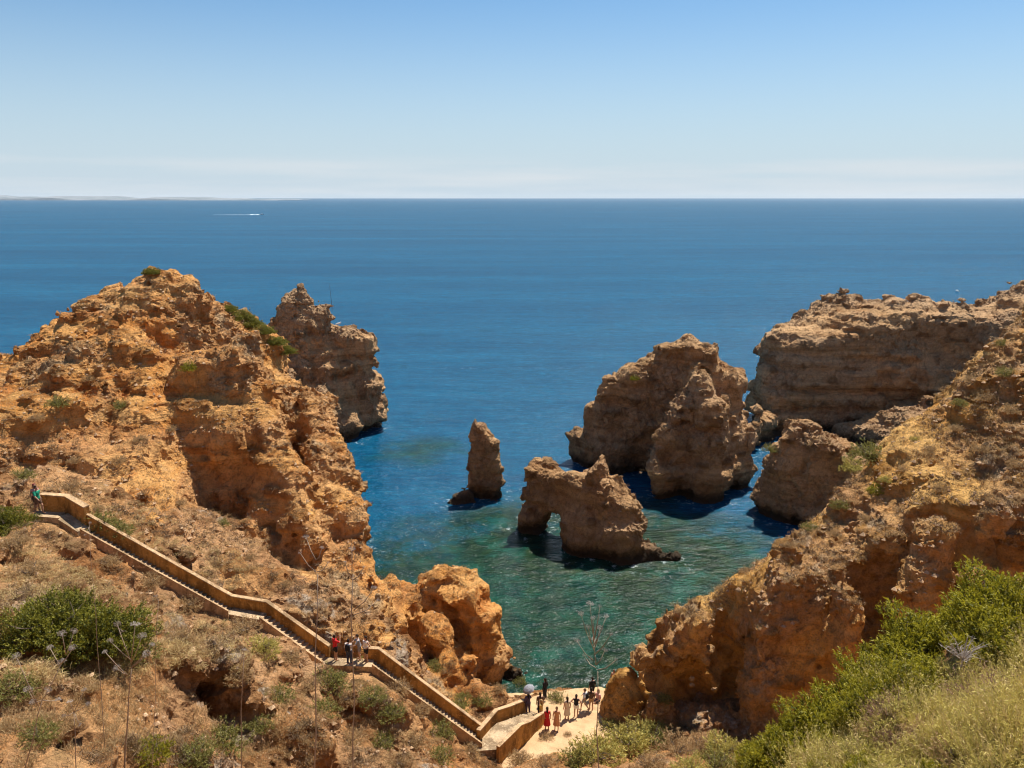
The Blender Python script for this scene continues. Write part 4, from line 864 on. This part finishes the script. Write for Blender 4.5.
class Vol:
    def __init__(s,lo,hi,vx):
        s.lo=np.array(lo,f32); s.vx=vx; s.n=np.ceil((np.array(hi)-s.lo)/vx).astype(int)+1
        s.F=np.full(s.n,1.,f32); s.ax=[s.lo[i]+np.arange(s.n[i])*vx for i in range(3)]
    def _sl(s,lo,hi):
        r=[]
        for i in range(3):
            a=max(0,int((lo[i]-s.lo[i])/s.vx)-1); b=min(s.n[i],int((hi[i]-s.lo[i])/s.vx)+2); r.append(slice(a,max(a,b)))
        return tuple(r)
    def cone(s,a,b,r1,r2,k=.02,sq=(1,1,1)):
        a=np.array(a,f32);b=np.array(b,f32); R_=max(r1,r2)+.05; sl=s._sl(np.minimum(a,b)-R_,np.maximum(a,b)+R_)
        X=s.ax[0][sl[0]][:,None,None];Y=s.ax[1][sl[1]][None,:,None];Z=s.ax[2][sl[2]][None,None,:]
        e=b-a; L=max(float(e@e),1e-8); t=np.clip(((X-a[0])*e[0]+(Y-a[1])*e[1]+(Z-a[2])*e[2])/L,0,1)
        d=np.sqrt(((X-a[0]-t*e[0])/sq[0])**2+((Y-a[1]-t*e[1])/sq[1])**2+((Z-a[2]-t*e[2])/sq[2])**2)-(r1+t*(r2-r1))
        s.F[sl]=smin(s.F[sl],d.astype(f32),k)
    def cut(s,n,p):
        """remove the side the normal points to"""
        n=np.array(n,float); n/=np.linalg.norm(n); X,Y,Z=s.ax[0][:,None,None],s.ax[1][None,:,None],s.ax[2][None,None,:]
        s.F=np.maximum(s.F,(n[0]*(X-p[0])+n[1]*(Y-p[1])+n[2]*(Z-p[2])).astype(f32))
    def mesh(s,name,mat):
        g=openvdb.FloatGrid(1.0); g.copyFromArray(np.ascontiguousarray(np.clip(s.F,-1,1))); pts,tr,qd=g.convertToPolygons(0.,0.)
        if len(pts)==0: return None
        me=mesh_from(name,np.asarray(pts)*s.vx+s.lo,np.asarray(qd)[:,::-1],smooth=True); me.materials.append(mat); return me
def V3(*a): return np.array(a,float)
POSES=dict(
 stand=dict(),
 hips=dict(el=[(-.36,-.06,1.2),(.36,-.06,1.2)],wr=[(-.2,.08,1.02),(.2,.08,1.02)]),
 photo=dict(el=[(-.24,.22,1.25),(.24,.22,1.25)],wr=[(-.06,.34,1.52),(.06,.34,1.52)]),
 walk=dict(kn=[(-.1,.2,.52),(.1,.02,.5)],an=[(-.1,.24,.09),(.1,-.3,.14)],el=[(-.24,-.14,1.15),(.24,.14,1.15)],wr=[(-.24,-.02,.92),(.22,.32,1.0)]),
 umbrella=dict(el=[(-.25,-.02,1.13),(.26,.16,1.2)],wr=[(-.26,.06,.88),(.14,.24,1.42)]),
 wave=dict(el=[(-.34,.02,1.5),(.25,-.02,1.13)],wr=[(-.22,.05,1.76),(.26,.06,.88)]),
 lean=dict(el=[(-.26,.2,1.2),(.26,.2,1.2)],wr=[(-.2,.44,1.1),(.2,.44,1.1)],bend=.12),
 sit=dict(drop=.47,kn=[(-.12,.46,.90),(.12,.46,.90)],an=[(-.12,.5,.5),(.12,.5,.5)],el=[(-.27,.0,1.15),(.27,.0,1.15)],wr=[(-.16,.3,1.02),(.16,.3,1.02)]),
)
def person(p,head,pose,top,bottom,hair,skin,label,size=1.,extra=None,group=None):
    q=POSES[pose]; root=empty('person',p,head,size); tag(root,label,'person',group)
    dz=-q.get('drop',0); bend=q.get('bend',0.)
    sh=[V3(-.17,bend*.8,1.40+dz),V3(.17,bend*.8,1.40+dz)]; hp=[V3(-.09,0,.92+dz),V3(.09,0,.92+dz)]
    kn=[V3(*a)+V3(0,0,dz) for a in q.get('kn',[(-.1,.03,.5),(.1,.03,.5)])]; an=[V3(*a)+V3(0,0,dz if pose!='sit' else dz) for a in q.get('an',[(-.11,0,.085),(.11,0,.085)])]
    el=[V3(*a)+V3(0,bend*.6,dz) for a in q.get('el',[(-.24,-.03,1.12),(.24,-.03,1.12)])]; wr=[V3(*a)+V3(0,bend*.6,dz) for a in q.get('wr',[(-.25,.05,.87),(.25,.05,.87)])]
    hd=V3(0,.02+bend,1.63+dz); ch=V3(0,bend*.7,1.27+dz); ws=V3(0,bend*.3,1.08+dz); pv=V3(0,0,.95+dz); nk=V3(0,bend*.85,1.44+dz)
    lo=V3(-.55,-.5,-.02); hi=V3(.55,.75,1.95)
    def torso(v,g):
        v.cone(pv+V3(-.05,0,0),pv+V3(.05,0,0),.115+g,.115+g,.05,(1,.95,1)); v.cone(pv,ws,.13+g,.11+g,.05,(1.05,.85,1)); v.cone(ws,ch,.115+g,.135+g,.05,(1.12,.85,1)); v.cone(sh[0]*.75+ch*.25,sh[1]*.75+ch*.25,.085+g,.085+g,.05)
    def arm(v,i,g,upper=1.,fore=1.,hand=True):
        v.cone(sh[i],sh[i]+(el[i]-sh[i])*upper,.055+g,.043+g,.03)
        if fore>0: v.cone(el[i],el[i]+(wr[i]-el[i])*fore,.042+g,.028+g,.02)
        if hand:
            d=wr[i]-el[i]; d/=np.linalg.norm(d); sd=np.cross(d,V3(0,0,1) if abs(d[2])<.9 else V3(0,1,0)); sd/=np.linalg.norm(sd); nn=np.cross(sd,d)
            pm=wr[i]+d*.05; v.cone(wr[i],pm,.027,.026,.012); v.cone(pm-sd*.022,pm+sd*.022,.02,.02,.01)
            for k,(o,L) in enumerate(((-.034,.062),(-.012,.075),(.011,.07),(.033,.055))):
                a=pm+d*.02+sd*o; b=a+d*L*.55+sd*o*.12; c_=b+d*L*.4-nn*.02; v.cone(a,b,.0105,.0095,.003); v.cone(b,c_,.0095,.0085,.002)
            th=pm-d*.02-sd*.035; v.cone(th,th-sd*.03+d*.035,.011,.0095,.004)
    def leg(v,i,g,th=1.,sh_=1.,foot=True):
        v.cone(hp[i],hp[i]+(kn[i]-hp[i])*th,.088+g,.088+g+(.056-.088)*th,.03)
        if sh_>0: v.cone(kn[i],kn[i]+(an[i]-kn[i])*sh_,.056+g,.056+g+(.036-.056)*sh_,.03); 
        if foot: v.cone(an[i]+V3(0,-.03,-.04),an[i]+V3(0,.15,-.055),.042,.032,.02,(1,1,.8)); v.cone(kn[i]*.7+an[i]*.3+V3(0,-.02,0),kn[i]*.5+an[i]*.5,.05,.042,.03)
    v=Vol(lo,hi,VX); torso(v,0); 
    for i in (0,1): arm(v,i,0); leg(v,i,0)
    v.cone(nk,hd,.05,.05,.02); v.cone(hd+V3(0,-.015,.035),hd+V3(0,0,-.03),.088,.075,.02,(.92,1.08,1.05)); v.cone(hd+V3(0,.05,-.08),hd+V3(0,.06,-.06),.035,.03,.02)
    v.cone(hd+V3(0,.09,.01),hd+V3(0,.112,-.025),.012,.016,.01)
    for s_ in (-1,1): v.cone(hd+V3(s_*.082,-.005,-.01),hd+V3(s_*.085,-.01,.02),.016,.018,.01)
    link('body',v.mesh('body',SKIN[skin]),None,root)
    m=MB()
    for s_ in (-1,1): m.box(hd+V3(s_*.033,.094,.015),(.012,.008,.007))
    m.build('eyes',CL['hair_dark'],root)
    v=Vol(lo,hi,VX); v.cone(hd+V3(0,-.03,.045),hd+V3(0,-.035,.0),.098,.09,.02,(.95,1.05,1.05)); 
    v.cut((0,1,-.35),hd+V3(0,.05,.04)); 
    if hair[1]: v.cone(hd+V3(0,-.07,-.02),hd+V3(0,-.10,-.28),.075,.05,.03)
    o=link('hair',v.mesh('hair',CL['hair_'+hair[0]]),None,root)
    if top:
        kind,c=top; v=Vol(lo,hi,VX)
        if kind!='bikini':
            torso(v,.018)
            for i in (0,1): 
                if kind in('tee','long'): arm(v,i,.02,.75 if kind=='tee' else 1.,0 if kind=='tee' else .95,False)
            if kind=='dress':
                v.cut((0,0,-1),pv+V3(0,0,.05)); zb=.36
                for z0,z1,r0,r1 in ((.98,.75,.155,.19),(.75,zb,.19,.25)): v.cone((0,0,z0+dz),(0,0,z1+dz),r0,r1,.04,(1,.8,1))
                v.cut((0,0,-1),V3(0,0,zb+dz))
            elif kind!='dress': v.cut((0,0,-1),pv+V3(0,0,-.02))
            v.cut((0,0,1),nk+V3(0,0,.0)) if pose not in('photo','wave','umbrella') or kind in('dress','tank') else None
        else:
            torso(v,.014); v.cut((0,0,1),ch+V3(0,0,.06)); v.cut((0,0,-1),ch+V3(0,0,-.06))
        link({'dress':'dress','bikini':'bikini_top'}.get(kind,'shirt'),v.mesh('top',CL[c]),None,root)
    if bottom:
        kind,c=bottom; v=Vol(lo,hi,VX); v.cone(pv+V3(-.05,0,0),pv+V3(.05,0,0),.132,.132,.05,(1,.95,1)); v.cone(pv,ws,.146,.125,.05,(1.05,.85,1))
        if kind=='skirt':
            v.cone((0,0,.9+dz),(0,0,.5+dz),.17,.24,.04,(1,.8,1)); v.cut((0,0,-1),V3(0,0,.48+dz))
        elif kind!='brief':
            for i in (0,1): leg(v,i,.022,.62 if kind=='shorts' else 1.,0 if kind=='shorts' else .93,False)
        v.cut((0,0,1),ws+V3(0,0,-.02)); link({'shorts':'shorts','skirt':'skirt','brief':'swim_shorts'}.get(kind,'trousers'),v.mesh('bottom',CL[c]),None,root)
    v=Vol(lo,V3(.55,.6,.6+max(0,.5+dz)),VX)
    if extra=='backpack':
        m=Vol(lo,hi,VX); m.cone((-.06,-.19,1.36+dz),(-.07,-.20,1.1+dz),.1,.11,.04,(1,.8,1)); m.cone((.06,-.19,1.36+dz),(.07,-.20,1.1+dz),.1,.11,.04,(1,.8,1)); link('backpack',m.mesh('backpack',CL['black']),None,root)
    return root
def beach_p(px,py,*a,zoff=0,**k):
    x,y,z=Pz(px,py,2.15); return person((x,y,bh(x,y)+.03+zoff),*a,**k)
PI=math.pi
# on the stairs
def stair_p(px,py,lat,*a,zo=0,**k):
    # foot point on the staircase line seen at column px
    best=None
    for i in range(7):
        for t_ in np.linspace(0,1,60):
            p=Vector(PL[i]).lerp(Vector(PL[i+1]),float(t_)); dzz=p.y*_c+(CAMH-p.z)*_s; u=512+FPX*p.x/dzz
            if best is None or abs(u-px)<best[0]: best=(abs(u-px),p,i)
    p=best[1]; return person((p.x,p.y+lat,p.z+.02+zo),*a,**k)
stair_p(335,663,.15,-.9,'photo',('tee','red'),('shorts','black'),('dark',0),1,'person in a red top and black shorts on the middle landing, arms raised')
stair_p(350,677,-.25,-.2,'stand',('tee','white'),('trousers','navy'),('dark',0),1,'person in a white shirt on the middle landing, nearest the camera behind the thin stalk',extra='backpack')
stair_p(366,655,.15,2.4,'hips',('tank','white'),('shorts','black'),('dark',1),1,'person in a white top and dark shorts heading the lowest flight of stairs')
stair_p(359,655,.35,1.9,'lean',('tee','grey'),('shorts','grey'),('dark',0),0,'person in grey leaning between the other people on the middle landing of the stairs')
stair_p(39,522,.05,-1.9,'walk',('tee','green'),('shorts','brown'),('dark',0),1,'person in a green shirt on the top landing of the staircase')
stair_p(34,520,.35,-2.2,'stand',('tank','pink'),('shorts','brown'),('red',1),1,'person with dark red hair and a pink top behind the person in green')
# on the beach
u=beach_p(528,713,0.3,'umbrella',('long','purple'),('trousers','purple'),('dark',1),1,'person in dark clothes under a grey umbrella at the left end of the beach')
beach_p(540,713,0.2,'stand',('tee','brown'),('trousers','black'),('dark',1),1,'person in dark brown clothes right of the person with the umbrella')
beach_p(545,700,.9,'stand',('long','black'),('trousers','black'),('dark',1),1,'person all in black further back on the beach, left of the green shrub',zoff=.15)
beach_p(541,721,1.2,'wave',('tee','mustard'),('skirt','tan'),('fair',1),1,'person in mustard and tan with one arm raised, beside the red dress')
beach_p(547,730,.1,'stand',('dress','red'),None,('dark',1),1,'person in a long red dress in the middle of the beach')
beach_p(556.5,730,3.0,'stand',('dress','orange'),None,('brown',1),1,'person in an orange-tan dress nearest the camera on the beach, right of the red dress')
beach_p(567,718,.3,'stand',('dress','cream'),None,('dark',1),1,'person in a pale cream dress in the centre of the beach')
beach_p(576,715,-.2,'hips',('tank','black'),('shorts','white'),('dark',1),1,'person in a black top and white shorts, right of the cream dress')
beach_p(584.5,709,1.0,'walk',('tee','white'),('shorts','grey'),('brown',0),1,'person in a white shirt with a black backpack near the water side of the beach',extra='backpack')
beach_p(591,708,-.4,'stand',('tee','brown'),('shorts','tan'),('dark',1),1,'person in a brown shirt right of the person with the backpack')
beach_p(592,697,.4,'stand',('tee','black'),('shorts','black'),('dark',0),2,'person all in black at the far edge of the beach beside the seated one',zoff=.0)
beach_p(598,699,2.2,'sit',('tee','pink'),('shorts','navy'),('brown',1),0,'person in pink sitting at the far edge of the beach',zoff=-.40)
x,y,z=Pz(613.5,684,1.0); person((x,y,.5),2.6,'stand',('bikini','brown'),('brief','brown'),('brown',1),1,'bather standing in the shallow water off the right end of the beach')
x,y,z=Pz(618,692,1.3); person((x,y,1.5),2.9,'hips',None,('brief','black'),('dark',0),1,'bather at the foot of the right boulder beside the water')
# umbrella
m=MB(); ur=empty('umbrella',(0,0,0)); k=16
top=Vector((0,0,.32)); 
for r_,z_ in ((.03,.32),(.22,.28),(.40,.18),(.52,.02)):
    for i in range(k):
        a=2*PI*i/k; rr=r_*(1 if i%2==0 else .955); m.v.append((rr*math.cos(a),rr*math.sin(a),z_))
for r_ in range(3):
    for i in range(k): m.f.append((r_*k+i,r_*k+(i+1)%k,(r_+1)*k+(i+1)%k,(r_+1)*k+i))
m.f.append(tuple(reversed(range(k)))); cn=m.build('canopy',CL['grey'],ur); sm=cn.modifiers.new('s','SOLIDIFY'); sm.thickness=.008
m=MB(); m.tube([(0,0,-.55),(0,0,.38)],[.009,.009],6); m.tube([(0,0,-.55),(0,.03,-.6),(0,.06,-.56)],[.012,.012,.011],6); m.build('shaft',CL['black'],ur)
hx=Matrix.Rotation(.3,4,'Z')@Vector((.14,.26,1.44)); ur.location=(u.location.x+hx.x,u.location.y+hx.y,u.location.z+hx.z+.35); ur.rotation_euler=(.2,-.35,0); ur.scale=(.85,.85,.9); tag(ur,'grey umbrella held up by the person in dark clothes on the beach','umbrella')
# ================================================================ far things
def far(px,py): return Pz(px,py,0)
Mboat=cloth('boat_white',(.78,.78,.78)); Mglass=cloth('boat_glass',(.03,.05,.07))
bx,by,_=far(262,214.8); bt=empty('motorboat',(bx,by,0),0); tag(bt,'small white motorboat trailing a long wake far out on the left','boat')
m=MB(); L=11; sec=[(-L/2,1.5,1.1),(-L/4,1.8,1.15),(L/8,1.7,1.3),(L/3,1.1,1.55),(L/2,.08,1.8)]
for x,w_,h_ in sec: m.v+=[(x,-w_,h_),(x,-w_*.7,-.3),(x,0,-.6),(x,w_*.7,-.3),(x,w_,h_)]
for i in range(4):
    for q in range(4): m.f.append((i*5+q,(i+1)*5+q,(i+1)*5+q+1,i*5+q+1))
    m.f.append((i*5+4,(i+1)*5+4,(i+1)*5,i*5))
m.f+= [(0,1,2,3,4),(24,23,22,21,20)]; m.build('hull',Mboat,bt,bevel=.05)
m=MB(); m.hexa([(-2.5,-1.2,1.2),(2.2,-1.1,1.3),(2.2,1.1,1.3),(-2.5,1.2,1.2),(-2.2,-1.0,3.0),(1.0,-.9,3.0),(1.0,.9,3.0),(-2.2,1.0,3.0)]); cb=m.build('cabin',Mboat,bt,bevel=.06)
m=MB(); m.hexa([(1.95,-.9,1.6),(2.25,-.9,1.6),(2.25,.9,1.6),(1.95,.9,1.6),(1.1,-.8,2.8),(1.35,-.8,2.8),(1.35,.8,2.8),(1.1,.8,2.8)]); m.build('windscreen',Mglass,cb)
t=NT('wake_foam'); t.done(t.mix(t.mr(t.noise(.12,4,.7),.35,.6),(.25,.38,.48),(.75,.78,.8)),.7)
m=MB(); n=30
for i in range(n+1):
    x=-L/2+1-i*3.6; w_=2.2+i*.3; hh=(1.3 if i<7 else .28)*(1-i/n)+.04; m.v+=[(bx+x,by-w_,-.1),(bx+x,by,hh),(bx+x,by+w_,-.1)]
m.f=[f_ for i in range(n) for f_ in ((3*i,3*i+1,3*i+4,3*i+3),(3*i+1,3*i+2,3*i+5,3*i+4))]
tag(m.build('wake',t.m),kind='stuff')
# mooring buoy
bx,by,_=far(957,291.5); m=MB(); r=empty('buoy',(bx,by,0)); tag(r,'small round white buoy floating beyond the right headland','buoy')
pr=[(0.05,-.5),(.45,-.4),(.65,.0),(.6,.35),(.38,.6),(.1,.7)]
k=14
for rr,z_ in pr:
    for i in range(k): m.v.append((rr*math.cos(2*PI*i/k),rr*math.sin(2*PI*i/k),z_))
for j in range(5):
    for i in range(k): m.f.append((j*k+i,j*k+(i+1)%k,(j+1)*k+(i+1)%k,(j+1)*k+i))
m.f+= [tuple(reversed(range(k))),tuple(range(5*k,6*k))]; m.build('float',Mboat,r,True); m=MB(); m.tube([(0,0,.65),(0,0,.85),(.08,0,.92),(.12,0,.85)],[.04]*4,6); m.build('mooring_ring',CL['grey'],r)
# distant low coast on the left
DC=13500.; rn=random.Random(9); xs=np.linspace(-14500,(283-512)/FPX*DC*1.0,90); V=[];F=[]
for i,x in enumerate(xs):
    t_=i/89; h_=95*(1-t_)**.55*(.75+.35*math.sin(i*.37)+.2*math.sin(i*.91))*(1 if t_<.97 else .5)+4
    for k_,(yy,zz) in enumerate(((0,-2),(40,h_*.55),(500,h_),(2600,h_*1.05),(3200,-2))): V.append((x,DC+yy+(1-t_)*300,zz))
for i in range(89):
    for q in range(4): F.append((i*5+q,(i+1)*5+q,(i+1)*5+q+1,i*5+q+1))
me=bpy.data.meshes.new('coast'); me.from_pydata(V,[],F)
t=NT('hazed_coast'); t.done(t.mix(t.mr(t.noise(.002,5,.7),.35,.65),(.10,.13,.14),(.25,.26,.27)),.95); tag(link('coast',me,t.m),kind='structure')  # bluish haze of distance is mixed into the land's base colour
for k_ in range(16):
    t_=rn.uniform(0,.6); i=int(t_*89); x=float(xs[i]); w_=rn.uniform(25,70); h_=rn.uniform(10,24); m=MB(); r=empty('building',(x,DC+260,0)); tag(r,'tiny pale building on the distant coast at the left of the horizon','building','pale buildings on the distant coast')
    m.box((0,0,25+h_/2),(w_/2,15,25+h_/2)); m.build('wall',Mboat,r); m=MB(); m.box((0,0,50+h_+1.5),(w_/2+2,17,1.4)); m.build('roof',CL['tan'],r)
# gull and pole on the far left headland
h=hit(338,328,118,140) if False else None
gx_,gy_,gz_=P(338,325,129.5)
m=Vol((-.4,-.5,-.1),(.4,.5,.6),.03); m.cone((0,-.2,.3),(0,.12,.33),.09,.1,.03); m.cone((0,.12,.33),(0,.22,.47),.07,.05,.03); m.cone((0,.22,.47),(0,.34,.46),.04,.015,.01); m.cone((0,-.2,.3),(0,-.42,.3),.06,.02,.02,(1.6,1,1)); m.cone((.05,0,.3),(.05,0,.0),.02,.015,.01); m.cone((-.05,0,.3),(-.05,0,.0),.02,.015,.01)
def hgrid(x,y): return gh(x,y)
PL2=[]
for o in bpy.data.objects:
    if o.name=='headland':
        n=len(o.data.vertices); c_=np.empty(n*3,f32); o.data.vertices.foreach_get('co',c_); HV=c_.reshape(-1,3)
def topz(x,y,r=.5):
    mm_=(np.abs(HV[:,0]-x)<r)&(np.abs(HV[:,1]-y)<r); return float(HV[mm_,2].max()) if mm_.any() else 16.
x,y,_z=P(339,326,129.5); g=link('gull',m.mesh('gull',Mboat),None); g.location=(x,y,topz(x,y)-.03); g.scale=(1.3,)*3; g.rotation_euler=(0,0,-1.2); tag(g,'white gull standing on the step of the far left headland','gull')
x,y,_z=P(333,326,129.5); zt=topz(x,y); top=P(331,284,129.5)[2]; m=MB(); m.tube([(0,0,-.3),(-.1,0,(top-zt)*.5),(-.25,0,top-zt)],[.035,.03,.015],6); o=m.build('pole',CL['brown']); o.location=(x,y,zt); tag(o,'thin upright pole on the step of the far left headland','pole')
log('people')
# ================================================================ air
def haze(dens,col=(.80,.88,.96)):
    bm=bpy.data.meshes.new('haze'); x0,x1,y0,y1,z0,z1=-17000,17000,-300,17500,-6,95
    v=[(x,y,z) for z in (z0,z1) for x,y in ((x0,y0),(x1,y0),(x1,y1),(x0,y1))]
    bm.from_pydata(v,[],[(3,2,1,0),(4,5,6,7),(0,1,5,4),(1,2,6,5),(2,3,7,6),(3,0,4,7)])
    m=bpy.data.materials.new('haze'); m.use_nodes=True; nt=m.node_tree; nt.nodes.clear(); o=nt.nodes.new('ShaderNodeOutputMaterial'); p=nt.nodes.new('ShaderNodeVolumePrincipled')
    p.inputs['Color'].default_value=(*col,1); p.inputs['Density'].default_value=dens; p.inputs['Anisotropy'].default_value=.2; nt.links.new(p.outputs[0],o.inputs['Volume'])
    tag(link('haze',bm,m),kind='stuff')
haze(1.5e-5)
S.cycles.volume_bounces=1
